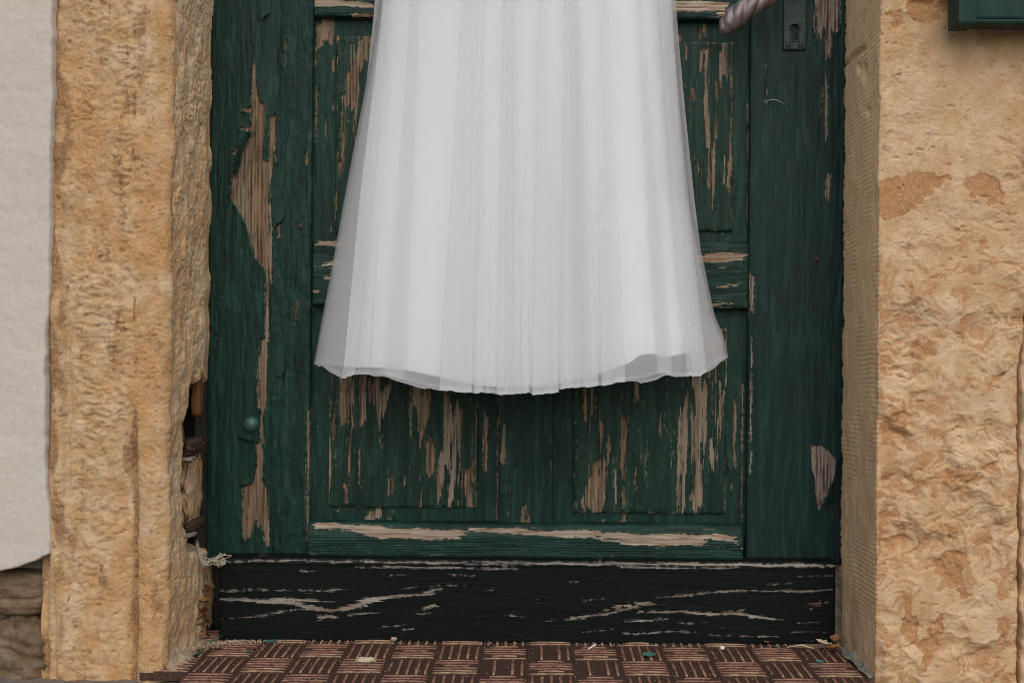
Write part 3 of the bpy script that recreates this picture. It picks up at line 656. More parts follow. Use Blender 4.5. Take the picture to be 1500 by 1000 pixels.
# panels: a sunk margin and a raised field
def panel(px0, px1, py0, py1, fx0, fx1, fy0, fy1, mpatch, fpatch, seed, chips=0.6, coarse=None):
    p = board('panel', px0, px1, py0, py1, 0.012, mpatch, mat='stile', jag=8, seed=seed, edge=0.5, chips=0.72, step=coarse or 0.0014)
    return board('raised_field', fx0, fx1, fy0, fy1, 0.0075, fpatch, mat='panel', jag=13, seed=seed + 3, edge=2.2, chips=chips, back=0.0125, parent=p, colw=4.5, step=coarse or 0.0013)
panel(452, 735, 15, 365, 491, 715, 53, 342, [B(464, 489, 28, 63), B(486, 490, 90, 110), B(462, 465, 120, 200), B(462, 464, 60, 90), B(476, 479, 180, 210)],
      [B(491, 506, 52, 68), B(524, 539, 54, 98), B(513, 526, 66, 165), B(487, 496, 92, 172), B(500, 506, 130, 240), B(506, 514, 100, 150), B(488, 497, 232, 318), B(518, 522, 160, 250), B(540, 546, 60, 90), B(498, 502, 226, 245)], 51, 0.54)
panel(805, 1105, 18, 372, 830, 1074, 61, 338, [B(1023, 1034, 42, 58), B(990, 998, 46, 60), B(1094, 1097, 150, 330)],
      [B(1000, 1008, 62, 82), B(1032, 1042, 62, 206), B(1053, 1066, 62, 124), B(1024, 1030, 62, 94), B(1037, 1048, 205, 270), B(1060, 1069, 240, 284), B(1069, 1073, 98, 246), B(1018, 1024, 228, 288), B(1043, 1047, 268, 310), B(1012, 1020, 136, 156), B(1046, 1052, 120, 205), B(985, 1000, 150, 240)], 57, 0.55)
lo_l = [B(496, 519, 520, 632), B(507, 514, 628, 690), B(485, 491, 540, 628), B(525, 536, 540, 622), ('p', [(538, 556), (576, 556), (566, 590), (560, 600), (560, 640), (553, 640), (550, 600), (541, 585)]), ('p', [(606, 562), (636, 562), (630, 600), (624, 632), (620, 655), (612, 648), (609, 615), (603, 600)]),
        B(624, 640, 652, 700), B(628, 633, 640, 655), B(640, 651, 672, 742), B(650, 661, 582, 690), B(659, 676, 590, 680), B(658, 672, 680, 742), B(676, 692, 682, 743), B(693, 698, 590, 700), B(709, 714, 606, 690), B(481, 485, 640, 742), B(504, 508, 715, 742), B(525, 528, 645, 693), B(567, 571, 705, 725), B(600, 603, 570, 640), B(616, 619, 690, 740), B(700, 702, 590, 640)]
panel(452, 735, 430, 785, 482, 700, 470, 743, [B(535, 560, 748, 763), B(568, 576, 750, 756), ('s', [(482, 742, 1.5), (505, 743, 1.5)]), B(708, 714, 606, 690), B(728, 730, 600, 760)], lo_l, 61, 0.5)
lo_r = [('p', [(866, 668), (888, 668), (888, 730), (880, 750), (841, 752), (842, 745), (856, 730), (858, 705)]), B(878, 886, 616, 670), B(890, 898, 640, 682), B(909, 920, 608, 700), B(910, 915, 712, 738), B(992, 1006, 600, 745), B(1000, 1012, 582, 660), B(1012, 1036, 540, 650), B(1010, 1034, 640, 745), B(1040, 1053, 648, 686), B(855, 861, 560, 612), B(866, 871, 560, 610), B(898, 904, 570, 600), B(929, 936, 556, 592),
        B(1050, 1056, 560, 660), B(1057, 1062, 565, 604), B(984, 991, 626, 680), B(1044, 1050, 480, 640), B(966, 968, 600, 630), B(946, 949, 640, 690), B(1054, 1058, 482, 520), B(1066, 1069, 620, 690), B(930, 932, 690, 720), B(900, 903, 690, 740)]
panel(805, 1105, 440, 790, 840, 1064, 480, 752, [B(868, 887, 766, 778), B(905, 916, 761, 771), B(998, 1008, 765, 772), B(1074, 1078, 590, 690), B(1086, 1088, 560, 760)], lo_r, 67, 0.5)
# bottom rail with a sloping worn top
def slope_extra(h, peel, X, Z, px, py):
    zt = Z.max(axis=0, keepdims=True); d = (zt - Z) * 1000
    h = h - 9.0 * np.clip(1 - d / 17, 0, 1) + np.where(d > 18, 0.5 * np.sin(d * 1.6 + noise(X * 30, Z * 0, 350)), 0) - 6 * sstep(47, 51, d)
    return h, peel
board('bottom_rail', 450, 1089, 768, 822, -0.016, [('s', [(450, 770, 3), (520, 775, 5), (560, 780, 8), (620, 782, 7), (672, 784, 6)]), ('s', [(676, 776, 3), (740, 778, 3.5), (800, 781, 4), (864, 782, 5)]), ('s', [(878, 784, 6), (930, 790, 8), (1030, 791, 8)]), ('s', [(1034, 784, 4), (1076, 789, 4)]), B(960, 968, 798, 803), B(620, 640, 784, 790), ('s', [(1080, 792, 2), (1088, 800, 2)])],
      mat='rail', horizontal=True, jag=14, seed=71, edge=2.0, extra=slope_extra, chips=0.62)
# bolt head, escutcheon, lever
def dome(name, px, py, y, r, hgt, mat, parent, n=20, m=6):
    x, z = at(px, py, y); V = []; Fc = []
    for i in range(m + 1):
        a = math.pi / 2 * i / m
        for k in range(n):
            w = 2 * math.pi * k / n; V.append((x + r * math.cos(a) * math.cos(w), y - hgt * math.sin(a), z + r * math.cos(a) * math.sin(w)))
    for i in range(m):
        for k in range(n): Fc.append((i * n + k, (i + 1) * n + k, (i + 1) * n + (k + 1) % n, i * n + (k + 1) % n))
    return mesh_py(name, V, Fc, M[mat], parent)
dome('bolt_head', 368, 621, -0.001, 0.0118, 0.009, 'rivet', door)
dome('nail_head', 440, 332, -0.0005, 0.0035, 0.002, 'iron', door, 10, 3)
dome('nail_head', 1196, 380, -0.0005, 0.004, 0.002, 'iron', door, 10, 3)
x0, z0 = at(1146.5, 74, 0); x1, _ = at(1180.5, 74, 0)
X, Z = np.meshgrid(axis(x0, x1, 0.0005), axis(z0, 1.13, 0.0005, z0, ZT, 0.01)); px, py = seen(X, np.full(X.shape, -0.004), Z)
kh = np.maximum(6.0 - np.hypot(px - 1164, py - 42), np.minimum(3.6 - np.abs(px - 1163.5), 9 - np.abs(py - 50)))
hk = -14 * sstep(-0.4, 0.6, kh) + 0.7 * sstep(-4, -1, kh) * sstep(0.5, -0.5, kh) + fbm(X * 200, Z * 200, 3, 401) * 0.4
ed = np.minimum(np.minimum(X - x0, x1 - X), Z - z0) * 1000; hk -= 1.2 * np.exp(-ed / 0.9)
plate = relief('escutcheon_plate', X, -0.004 - hk / 1000, Z, M['plate'], door, back=0.001)
for sx in (1154.5, 1173.5): dome('screw', sx, 66, -0.0042, 0.0042, 0.0016, 'plate', plate, 12, 3)
LP = [(1165, -26, -0.046), (1150, -19, -0.052), (1132, -8, -0.055), (1112, 2, -0.056), (1092, 14, -0.056), (1076, 27, -0.056), (1065, 39, -0.056), (1058, 50, -0.056)]
def smooth_path(P, n):
    P = np.array(P, float); t = np.linspace(0, len(P) - 1, n); out = []
    for q in t:
        i = min(int(q), len(P) - 2); f = q - i; p0, p1, p2, p3 = P[max(i - 1, 0)], P[i], P[i + 1], P[min(i + 2, len(P) - 1)]
        out.append(0.5 * ((2 * p1) + (-p0 + p2) * f + (2 * p0 - 5 * p1 + 4 * p2 - p3) * f * f + (-p0 + 3 * p1 - 3 * p2 + p3) * f ** 3))
    return np.array(out)
lp = smooth_path(LP, 110); pts = []
for a, b, y in lp: x, z = at(a, b, y); pts.append((float(x), y, float(z)))
rad = np.interp(np.linspace(0, 1, 110), [0, .12, .3, .5, .7, .85, .95, 1], [.0085, .009, .0125, .0155, .0160, .0135, .008, .002])
def rope(i, w):
    q = (w * 4 + i * 0.34) / 2.0
    return float(rad[i]) * (0.80 + 0.24 * abs(math.cos(q)) ** 0.6)
V, Fc = tube(pts, rope, 48); lever = mesh_py('lever_handle', V, Fc, M['handle'], door)
xk, zk = at(1165, -26, 0)
V, Fc = tube([(xk, 0.0, zk), (xk, -0.006, zk), (xk, -0.007, zk), (xk, -0.045, zk), (xk, -0.054, zk)], [0.016, 0.015, 0.009, 0.009, 0.006], 24); mesh_py('spindle', V, Fc, M['handle'], lever)
# paint film lifting off in flakes
def flake(pts, y, lift, axis_='x', seed=0, mat='film'):
    """a torn piece of paint; pts: photo outline, lift (mm) grows towards the free edge"""
    pts = np.array(pts, float); x0, y0 = pts.min(0); x1, y1 = pts.max(0); n = 14
    prof = []
    for k in range(n):
        yy = y0 + (y1 - y0) * k / (n - 1); xsn = []
        for i in range(len(pts)):
            (ax, ay), (bx, by) = pts[i], pts[(i + 1) % len(pts)]
            if (ay <= yy <= by or by <= yy <= ay) and abs(by - ay) > 1e-6: xsn.append(ax + (yy - ay) / (by - ay) * (bx - ax))
        prof.append((min(xsn), max(xsn), yy) if xsn else (pts[0][0], pts[0][0], yy))
    V = []; m = 9
    for a, b, yy in prof:
        for j in range(m):
            f = j / (m - 1); q = a + (b - a) * f; g = {'r': f, 'l': 1 - f, 'd': (yy - y0) / (y1 - y0), 'u': 1 - (yy - y0) / (y1 - y0)}[axis_]
            Y = y - 0.0006 - lift / 1000 * g ** 2 * (1 + 0.4 * float(noise(q / 9, yy / 9, seed)))
            x, z = at(q, yy, 0); V.append((float(x), Y, float(z)))
    Fc = [tuple(int(i) for i in f) for f in grid_faces(n, m, flip=True)]
    o = mesh_py('paint_flake', V, Fc, M[mat], door)
    a_ = o.data.attributes.new('peel', 'FLOAT', 'POINT'); a_.data.foreach_set('value', np.full(len(V), -9., np.float32))
    return o
flake([(403, 292), (410, 290), (418, 296), (417, 318), (413, 326), (409, 322), (404, 335), (401, 320)], -0.001, 5, 'd', 1, 'stile')
flake([(350, 640), (374, 645), (377, 668), (374, 690), (371, 708), (350, 711)], -0.0014, 3.5, 'r', 2, 'stile')
flake([(352, 204), (367, 190), (366, 206), (356, 224), (351, 250), (344, 262), (342, 240)], -0.0014, 5, 'r', 4, 'stile')
flake([(402, 500), (416, 498), (418, 540), (414, 552), (410, 545), (404, 549)], -0.0012, 4, 'd', 6, 'stile')
flake([(1224, 676), (1240, 668), (1238, 720), (1221, 738), (1208, 740), (1218, 712)], -0.001, 6, 'l', 7, 'stile_r')
flake([(380, 0), (398, 0), (397, 20), (390, 24), (384, 31)], -0.001, 4, 'd', 9, 'stile')
flake([(1064, 640), (1074, 640), (1074, 684), (1070, 690), (1065, 680)], 0.006, 6, 'd', 12, 'stile')

# black kick board under the door
kick = thing('kick_board', (0, -0.03, 0.02), 'low black painted board with worn pale grain streaks under the green door', 'kick board')
S = lambda *p: ('s', [(a, b, c * 0.66 - 0.1) for a, b, c in p])
KP = [S((322, 822, 1), (400, 821, 1.6), (480, 822, 2.2), (700, 824, 2.6), (900, 825, 3), (1100, 827, 3), (1226, 828, 2)), S((520, 830, 1.2), (600, 830, 1.4), (700, 832, 1.6), (760, 833, 1)), S((900, 830, 1), (1000, 831, 1.6), (1100, 831, 1.2)),
      S((324, 877, 3), (370, 879, 4), (420, 881, 4.5), (445, 888, 6), (485, 894, 3), (512, 888, 6), (535, 880, 7), (570, 874, 4), (620, 869, 2), (648, 863, 1.5), (672, 863, 1)), S((400, 876, 3), (450, 878, 3), (482, 880, 1)), S((322, 865, 1), (370, 863, 1.4), (400, 864, .6)), S((410, 864, .8), (432, 864, .8)), S((444, 864, 1), (466, 864, 1)), S((470, 865, 1.4), (516, 861, .8)),
      S((325, 906, 1), (370, 902, 1.4), (420, 894, 1.2), (440, 891, 1)), S((460, 905, 3), (490, 902, 3), (472, 908, 2)), S((515, 900, 1.4), (555, 897, 1.4)), S((440, 835, 1), (460, 835, 1)), S((565, 842, 1), (590, 841, 1)), S((600, 862, .8), (640, 856, 1.4), (680, 857, 1)), S((655, 842, 1), (692, 843, 1)), S((618, 890, 3), (640, 886, 3)), S((612, 898, 1.5), (630, 898, 1)), S((715, 863, 1), (730, 863, 1)), S((835, 852, 1), (845, 852, 1)),
      S((555, 918, 1.5), (590, 915, 1.2)), S((598, 922, 1.5), (610, 920, 2)), S((800, 909, .8), (840, 905, 1.6), (885, 899, 3), (920, 890, 2), (948, 886, 1)), S((880, 893, 1), (910, 887, 2), (950, 880, 1)), S((900, 892, 1.5), (945, 882, 4), (965, 884, 1)), S((935, 896, 1.6), (1000, 895, 2.4), (1040, 899, 4), (1080, 896, 4), (1110, 903, 3), (1150, 908, 1)), S((1060, 896, 2), (1086, 892, 1)), S((955, 875, 1.5), (1000, 871, 1.6), (1070, 866, 1.4), (1120, 864, 1.4), (1180, 865, 2), (1218, 864, 1.6)), S((1180, 890, 2.5), (1200, 881, 2.5), (1218, 880, 1.2)),
      S((922, 928, 1), (980, 925, 1.6), (1028, 925, 1)), S((1045, 930, .8), (1110, 931, .8), (1140, 932, .8)), S((905, 909, .8), (940, 908, 1.4), (975, 906, 1)), S((1160, 911, 1), (1190, 911, 1)), S((1124, 855, 1.2), (1142, 854, 1.2)), S((1150, 854, 1), (1160, 854, 1)), S((1172, 843, 1), (1220, 843, 1)), S((850, 880, 0.8), (875, 877, 1)), S((860, 925, .8), (900, 921, .8)), S((1168, 925, .8), (1216, 924, .8)), S((745, 900, .5), (770, 902, .8)), S((1000, 912, .8), (1030, 911, .8))]
def kick_extra(h, peel, X, Z, px, py):
    zt = Z.max(axis=0, keepdims=True); d = (zt - Z) * 1000
    h = h - 3.0 * np.clip(1 - d / 6, 0, 1) ** 2 + 0.6 * gauss(d - 8, 1.5)
    return h, peel
board('board', 321, 1224, 819.5, 943, -0.030, KP, mat='kick', horizontal=True, step=0.0012, back=0.02, jag=9, seed=81, edge=1.5, extra=kick_extra, film=0.6, curl=0.6, parent=kick, colw=2.6, chips=0.8, rel=0.3)

# dark timber frame seen in the gap at the left
fr = thing('door_frame', (-0.5, 0.02, 0.0), 'narrow strip of dark frame timber in the gap beside the left jamb', 'door frame')
for nm, a, b, yy in (('frame_post', 286, 306, 0.006), ('frame_post', 1247, 1290, 0.012)):
    x0 = at(a, 500, yy)[0]; x1 = at(b, 500, yy)[0]
    X, Z = np.meshgrid(axis(x0, x1, 0.002), axis(0.0, 2.06, 0.003, 0, ZT, 0.05))
    relief(nm, X, yy - fbm(X * 300, Z * 20, 3, 501) * 0.001, Z, M['frame'], fr, back=0.05)
X, Z = np.meshgrid(axis(-0.58, -0.46, 0.02), axis(0.0, 2.06, 0.05)); relief('cavity_lining', X, np.full(X.shape, 0.03), Z, M['frame'], fr, back=0.06)

# ------------------------------------------------------------------ the gown
gown = thing('wedding_gown', (-0.02, -0.08, 0.36), 'white pleated tulle skirt of a gown hanging in front of the green door', 'gown')
HF = ([440, 463, 500, 520, 560, 600, 640, 690, 735, 760, 800, 850, 900, 930, 945, 975, 1000, 1026, 1040, 1064, 1090], [531, 532, 556, 551, 549, 561, 573, 575, 580, 578, 574, 569, 563, 560, 559, 549, 552, 548, 540, 524, 520])
HB = ([440, 463, 500, 560, 640, 760, 900, 1000, 1040, 1064, 1090], [530, 531, 538, 545, 556, 560, 552, 540, 535, 524, 520])
def gown_layer(name, folds, L, Rr, hem_shift, inset, mat, rows, ztop, wav=0.0, seed=0, front=0.145, lining=False, sub=9, rim=0.0, kern=1.7, fd=1.0):
    """closed cross-section from back to front to back; folds: (hem px, top px, overlap, kind) where the cloth doubles over itself"""
    ks = np.concatenate([np.linspace(0, 0.12, 8, endpoint=False), np.linspace(0.12, 1, rows - 8)])
    Vs = []; rim_a = []
    for k in ks:
        py = 560 * (1 - k) - 0 * k                      # photo height this row belongs to (560 hem .. 0 top)
        tau = py / 560.0
        l = np.interp(py, *L); r = np.interp(py, *Rr)
        c = [(l, 0.0)]                                  # front control points: (px, shift towards the camera in mm)
        for n_, (ph, pt, w, kind) in enumerate(folds):
            p = pt + (ph - pt) * tau ** 1.15; ww = w * (0.35 + 0.65 * tau)
            dz = (2.0 + 3.5 * tau)
            if kind == 'A': c += [(p - 10 - ww * .3, 0.0), (p + ww * 0.6, dz * .55), (p + ww, dz * .1), (p + ww * .5, -dz * .5), (p, -dz * 1.2), (p + ww * 0.4, -dz * 1.7), (p + ww + 9, -dz * .3)]
            else: c += [(p - 9, -dz * .3), (p + ww * .6, -dz * 1.7), (p + ww, -dz * 1.2), (p + ww * .5, -dz * .5), (p, dz * .1), (p + ww * .4, dz * .55), (p + 10 + ww * 1.3, 0.0)]
        c.append((r, 0.0)); c = np.array(c)
        t = np.linspace(0, len(c) - 1, (len(c) - 1) * sub + 1)
        cx = np.interp(t, np.arange(len(c)), c[:, 0]); cy = np.interp(t, np.arange(len(c)), c[:, 1])
        ker = np.exp(-(np.arange(-6, 7) / kern) ** 2); ker /= ker.sum()
        ex = lambda A: np.convolve(np.concatenate([2 * A[0] - A[6:0:-1], A, 2 * A[-1] - A[-2:-8:-1]]), ker, 'valid')
        cx, cy = ex(cx), ex(cy)
        lo, ro = np.interp(py, *LT), np.interp(py, *RT)       # every layer follows the outer one, set back inside it
        q = np.clip((cx - lo) / (ro - lo), 0, 1)
        bulge = np.clip(1 - (2 * q - 1) ** 2, 0, 1) ** 0.38
        fr_ = 0.055 + (front - 0.055) * (0.45 + 0.55 * tau); cy = cy * fd
        Y = -0.030 - fr_ * bulge + np.minimum(inset, fr_ * bulge) + cy / 1000.0 + wav * (noise(cx / 64 + 0.5 * noise(cx / 90, cx * 0 + tau, 611), cx * 0 + tau * 0.7, 612) * (0.35 + 0.65 * tau)) + (0.002 if lining else 0.001) * noise(cx / 18., cx * 0 + tau * .6, seed + 2) * (wav > 0) * bulge
        if lining: Y = Y - 0.006 * gauss(cx - 952, 20) * tau ** 3
        hp = np.interp(cx, *HF) + hem_shift(cx)
        # back half
        nb = 90; bx = r + (l - r) * np.linspace(0, 1, nb + 2)[1:-1]
        bq = (bx - l) / (r - l); bb = np.clip(1 - (2 * bq - 1) ** 2, 0, 1) ** 0.6
        BY = -0.030 + 0.015 * bb - 0.004 * np.sin(bx / 15.0 + seed) * bb * tau
        hb = np.interp(bx, *HB) + hem_shift(bx)
        ax = np.concatenate([cx, bx]); ay = np.concatenate([Y, BY]); ah = np.concatenate([hp, hb])
        row_py = ah + (0 - ah) * k + 0
        x, _ = at(ax, np.full(ax.shape, py), ay)
        _, zh = at(ax, ah, ay)
        zt = at(ax, np.zeros(ax.shape), ay)[1]
        z = zh + (zt - zh) * k
        Vs.append(np.stack([x, ay, z], -1)); rim_a.append(np.full(ax.shape, rim if k < 0.001 else 0.0))
    # above the picture the skirt runs on to the waist
    top = Vs[-1]; cxm = top[:, 0].mean(); cym = -0.06
    for f in np.linspace(0, 1, 7)[1:]:
        sc = 1 - 0.42 * f; z = top[:, 2] + (ztop - top[:, 2]) * f
        Vs.append(np.stack([cxm + (top[:, 0] - cxm) * sc, cym + (top[:, 1] - cym) * (1 - 0.2 * f), z], -1)); rim_a.append(np.zeros(len(top)))
    A = np.stack(Vs); nr, nc = A.shape[:2]
    return link(name, mesh_np(name, A.reshape(-1, 3), grid_faces(nr, nc, wrap=True), {'rim': np.stack(rim_a)}), mat, gown)
LT = ([0, 100, 170, 300, 400, 530, 560], [556, 541, 528, 503, 486, 464, 459]); RT = ([0, 100, 170, 300, 400, 480, 530, 560], [990, 995, 1000, 1012, 1032, 1047, 1062, 1067])
FO = [(500, 560, 20, 'A'), (641, 676, 44, 'A'), (694, 707, 14, 'A'), (727, 737, 18, 'A'), (746, 750, 17, 'B'), (778, 788, 34, 'A'), (820, 828, 24, 'A'), (852, 842, 26, 'B'), (888, 880, 30, 'B'), (1006, 966, 18, 'B'), (1021, 974, 13, 'B')]
FI = [(560, 600, 34, 'A'), (842, 838, 30, 'A'), (962, 934, 24, 'B')]
z0 = lambda x: 0 * x
jit = lambda s: (lambda x: 2.0 * noise(x / 14, x * 0, s) + 1.2 * noise(x / 4, x * 0, s + 1) + (_h(np.floor(np.asarray(x) / 39.0), np.asarray(x) * 0, s + 2) - 0.5) * 5.0)
gown_layer('outer_tulle', FO, LT, RT, jit(601), 0.0, M['tulle'], 60, 1.22, 0.012, 611, rim=0.25)
LT2 = (LT[0], [v + 5 for v in LT[1]]); RT2 = (RT[0], [v - 6 for v in RT[1]])
gown_layer('inner_tulle', FI, LT2, RT2, lambda x: -4 + jit(621)(x), 0.011, M['tulle'], 60, 1.22, 0.012, 631, rim=0.2, fd=0.5)
LL = ([0, 300, 540, 560], [562, 527, 505, 503]); RL = ([0, 300, 515, 560], [984, 1000, 1019, 1022])
LH = ([440, 505, 560, 600, 640, 690, 735, 780, 830, 870, 905, 925, 932, 950, 966, 971, 985, 1000, 1020, 1060], [535, 537, 538, 541, 548, 557, 560, 560, 556, 548, 536, 530, 521, 517, 520, 525, 521, 518, 512, 510])
gown_layer('satin_lining', [(540, 575, 1.0, 'A')], LL, RL, lambda x: np.interp(x, *LH) - np.interp(x, *HF) + 7 * gauss(x - 745, 120), 0.023, M['satin'], 50, 1.22, 0.012, 641, lining=True, sub=60, kern=3.0, fd=0.0)

# ------------------------------------------------------------------ rubber mat
mat_t = thing('door_mat', (0, -0.3, 0), 'brown ribbed rubber mat with basket weave pattern before the door', 'door mat')
TW = 0.0628; TX = -0.0705; TY = -0.046; MT = 0.0095
def tile_mesh(horiz, var):
    rng = random.Random(var * 7 + horiz); V = []; Fc = []; A = []
    def quad_strip(profile, length, c, turned, seed):
        """one raised rib: rounded profile run along its length with tapering ends"""
        st = [(-0.5, 0.35), (-0.47, 0.85), (-0.25, 1), (0, 1), (0.25, 1), (0.47, 0.85), (0.5, 0.35)]; b = len(V)
        for s_, w_ in st:
            wo = (rng.random() - 0.5) * 0.0004; hh_ = (0.75 + 0.35 * rng.random())
            for (q, zz) in profile:
                a_, b_ = s_ * length, c + q * w_ + wo
                x, y = (a_, b_) if not turned else (b_, a_)
                V.append((x, y, MT + zz * (w_ if zz > 0 else 1) * hh_)); A.append(min(1.0, max(0.0, zz / 0.0026)))
        n = len(profile)
        for i in range(len(st) - 1):
            for k in range(n - 1):
                f = (b + i * n + k, b + i * n + k + 1, b + (i + 1) * n + k + 1, b + (i + 1) * n + k); Fc.append(f if turned else f[::-1])
    hw = TW / 2 - 0.0001
    # base plate
    b = len(V)
    for zz in (0.0, MT):
        for (x, y) in ((-hw, -hw), (hw, -hw), (hw, hw), (-hw, hw)): V.append((x, y, zz)); A.append(0.0)
    Fc += [(b + 4, b + 5, b + 6, b + 7)] + [(b + i, b + (i + 1) % 4, b + 4 + (i + 1) % 4, b + 4 + i) for i in range(4)]
    n = 6 if horiz else 5; pitch = TW / n * 0.97; rw_ = 0.0021 if horiz else 0.0025
    prof = [(-rw_, -0.0005), (-rw_ * .8, 0.0016), (-rw_ * .3, 0.0027), (rw_ * .3, 0.0027), (rw_ * .8, 0.0016), (rw_, -0.0005)]
    for k in range(n):
        if var == 3 and rng.random() < 0.2: continue
        quad_strip(prof, TW * 0.93 * (1 if rng.random() > 0.12 or var < 2 else 0.6), (k - (n - 1) / 2) * pitch, not horiz, k)
    me = bpy.data.meshes.new('mat_tile'); me.from_pydata(V, [], Fc); me.update()
    a_ = me.attributes.new('rib', 'FLOAT', 'POINT'); a_.data.foreach_set('value', np.array(A, np.float32)); me.materials.append(M['rubber'])
    return me
TM = {(h, v): tile_mesh(h, v) for h in (0, 1) for v in range(4)}
rng = random.Random(4)
for r_ in range(-1, 6):
    yc = TY - (r_ + 0.5) * TW
    for c_ in range(-8, 9):
        xc = TX + (c_ + 0.5) * TW
        if xc + TW / 2 > 0.44 or xc < -0.49 or (xc < -0.45 and r_ > 1): continue
        hz = 1 if (c_ + r_) % 2 == 0 else 0
        v = rng.choice([0, 1, 2]) if not (0 <= c_ <= 4 and rng.random() < 0.55) else 3
        o = bpy.data.objects.new('mat_tile', TM[(hz, v)]); col.objects.link(o); o.parent = mat_t
        o.location = (xc - mat_t.location.x, yc - mat_t.location.y, rng.uniform(-0.0004, 0.0004))
# ------------------------------------------------------------------ mortar fillets at the feet of the jambs
def fillet(name, label, x_face, side, y0, y1, w, hgt, seed, mat):
    """mortar smeared into the angle between stone and floor: a rough slope"""
    n, m = 110, 26; ys = np.linspace(y0, y1, n)[:, None]; t = np.linspace(0, 1, m)[None]
    hh_ = hgt * (0.8 + 0.9 * noise(ys * 28, ys * 0, seed) + 0.12 * noise(ys * 90, ys * 0, seed + 1)); ww = w * (0.85 + 0.8 * noise(ys * 22, ys * 0, seed + 2) + 0.15 * noise(ys * 100, ys * 0, seed + 3))
    hh_ = np.maximum(hh_, 0.004); ww = np.maximum(ww, 0.004)
    X = x_face + side * (ww * t ** 1.5 - 0.006) + 0 * ys; Z = 0.008 + hh_ * (1 - t) ** 1.3
    Y = np.repeat(ys, m, 1); rgh = fbm(Y * 45, t * 2.0 + 0 * ys, 4, seed + 4) * 0.0036
    X = X + side * rgh; Z = Z + rgh * 0.8
    V = np.stack([X, Y, Z], -1).reshape(-1, 3)
    me = mesh_np(name, V, grid_faces(n, m, flip=side > 0), {'stain': np.clip(0.15 + fbm(Y * 40, t * 2, 3, seed + 6), 0, 1), 'chip': np.full(X.shape, -9.)})
    return tag(link(name, me, mat), label, 'mortar')
xl = at(308, 490, 0)[0]; xrr = at(1231, 490, 0)[0]
fillet('mortar_fillet', 'crumbling pale mortar fillet where the mat meets the left jamb', xl, 1, -0.030, -0.166, 0.026, 0.026, 7, M['mortar'])
fillet('mortar_fillet', 'grey mortar fillet along the foot of the right jamb', xrr, -1, -0.036, -0.161, 0.017, 0.022, 19, M['mortar_grey'])

# ------------------------------------------------------------------ shutter corner, upper right
SY = FRONT - 0.055
sh = thing('window_shutter', (0.65, SY, 0.95), 'lower corner of a dark green window shutter at the upper right', 'shutter')
def bevel_box(name, x0, x1, y0, y1, z0, z1, mat, parent, bv=0.003):
    import bmesh
    bm = bmesh.new(); bmesh.ops.create_cube(bm, size=1.0)
    for v in bm.verts: v.co = Vector(((x0 + x1) / 2 + v.co.x * (x1 - x0), (y0 + y1) / 2 + v.co.y * (y1 - y0), (z0 + z1) / 2 + v.co.z * (z1 - z0)))
    bmesh.ops.bevel(bm, geom=list(bm.edges), offset=bv, segments=2, affect='EDGES', profile=0.6)
    me = bpy.data.meshes.new(name); bm.to_mesh(me); bm.free()
    a_ = me.attributes.new('peel', 'FLOAT', 'POINT'); a_.data.foreach_set('value', np.full(len(me.vertices), -9., np.float32))
    return link(name, me, mat, parent, smooth=False)
sx0, sz0 = at(1404, 35, SY); sx1, _ = at(1432, 35, SY); _, sz1 = at(1450, 26, SY)
bevel_box('stile', sx0, sx1, SY, SY + 0.035, sz0, 1.6, M['shutter'], sh)
bevel_box('stile', sx0 + 0.42, sx0 + 0.45, SY, SY + 0.035, sz0, 1.6, M['shutter'], sh)
bevel_box('rail', sx1 + 0.0005, sx0 + 0.4195, SY + 0.003, SY + 0.033, sz0 + 0.002, sz1, M['shutter'], sh)
bevel_box('shutter_panel', sx1 + 0.001, sx0 + 0.419, SY + 0.007, SY + 0.025, sz1 + 0.0008, 1.58, M['shutter'], sh)

# ------------------------------------------------------------------ small things
# iron pintle plates in the broken jamb
def bracket(px0, px1, py0, py1, y, label, seed):
    x0, z1 = at(px0, py0, y); x1, z0 = at(px1, py1, y); t = thing('iron_hinge_plate', (x0, y, z0), label, 'hinge plate', 'hinge plates in the jamb')
    lump('plate', ((x0 + x1) / 2, y + 0.015, (z0 + z1) / 2 + 0.002), ((x1 - x0) / 2, 0.03, (z1 - z0) / 2 * 0.75), seed, M['iron'], t, 0.30, 34, 42, 0.45, 2.6)
    lump('bent_lip', ((x0 + x1) / 2 + 0.002, y - 0.012, z0 + 0.002), ((x1 - x0) / 2 * 1.05, 0.012, 0.0022), seed + 5, M['mortar_grey'], t, 0.25, 20, 28, 0.4, 2.5)
bracket(264, 286, 642, 672, -0.075, 'rusty iron hinge plate in the left jamb, the upper one level with the bolt head', 31)
bracket(272, 287, 764, 782, -0.075, 'small rusty iron hinge plate in the left jamb, lower one above the kick board', 37)
x, z = at(289, 580, -0.03)
o = lump('wood_splinter', (x, -0.03, z), (0.006, 0.010, 0.028), 41, M['ochre'], None, 0.2, 24, 28, 0.4, 1.5); tag(o, 'ochre wood wedge stuck in the gap above the upper hinge plate', 'wedge')
x, z = at(275, 718, -0.06)
o = lump('filler_stone', (x, -0.045, z), (0.008, 0.03, 0.047), 47, M['stone_l'], None, 0.30, 46, 50, 0.5, 2.6); tag(o, 'thin tan filler stone between the two hinge plates', 'stone')
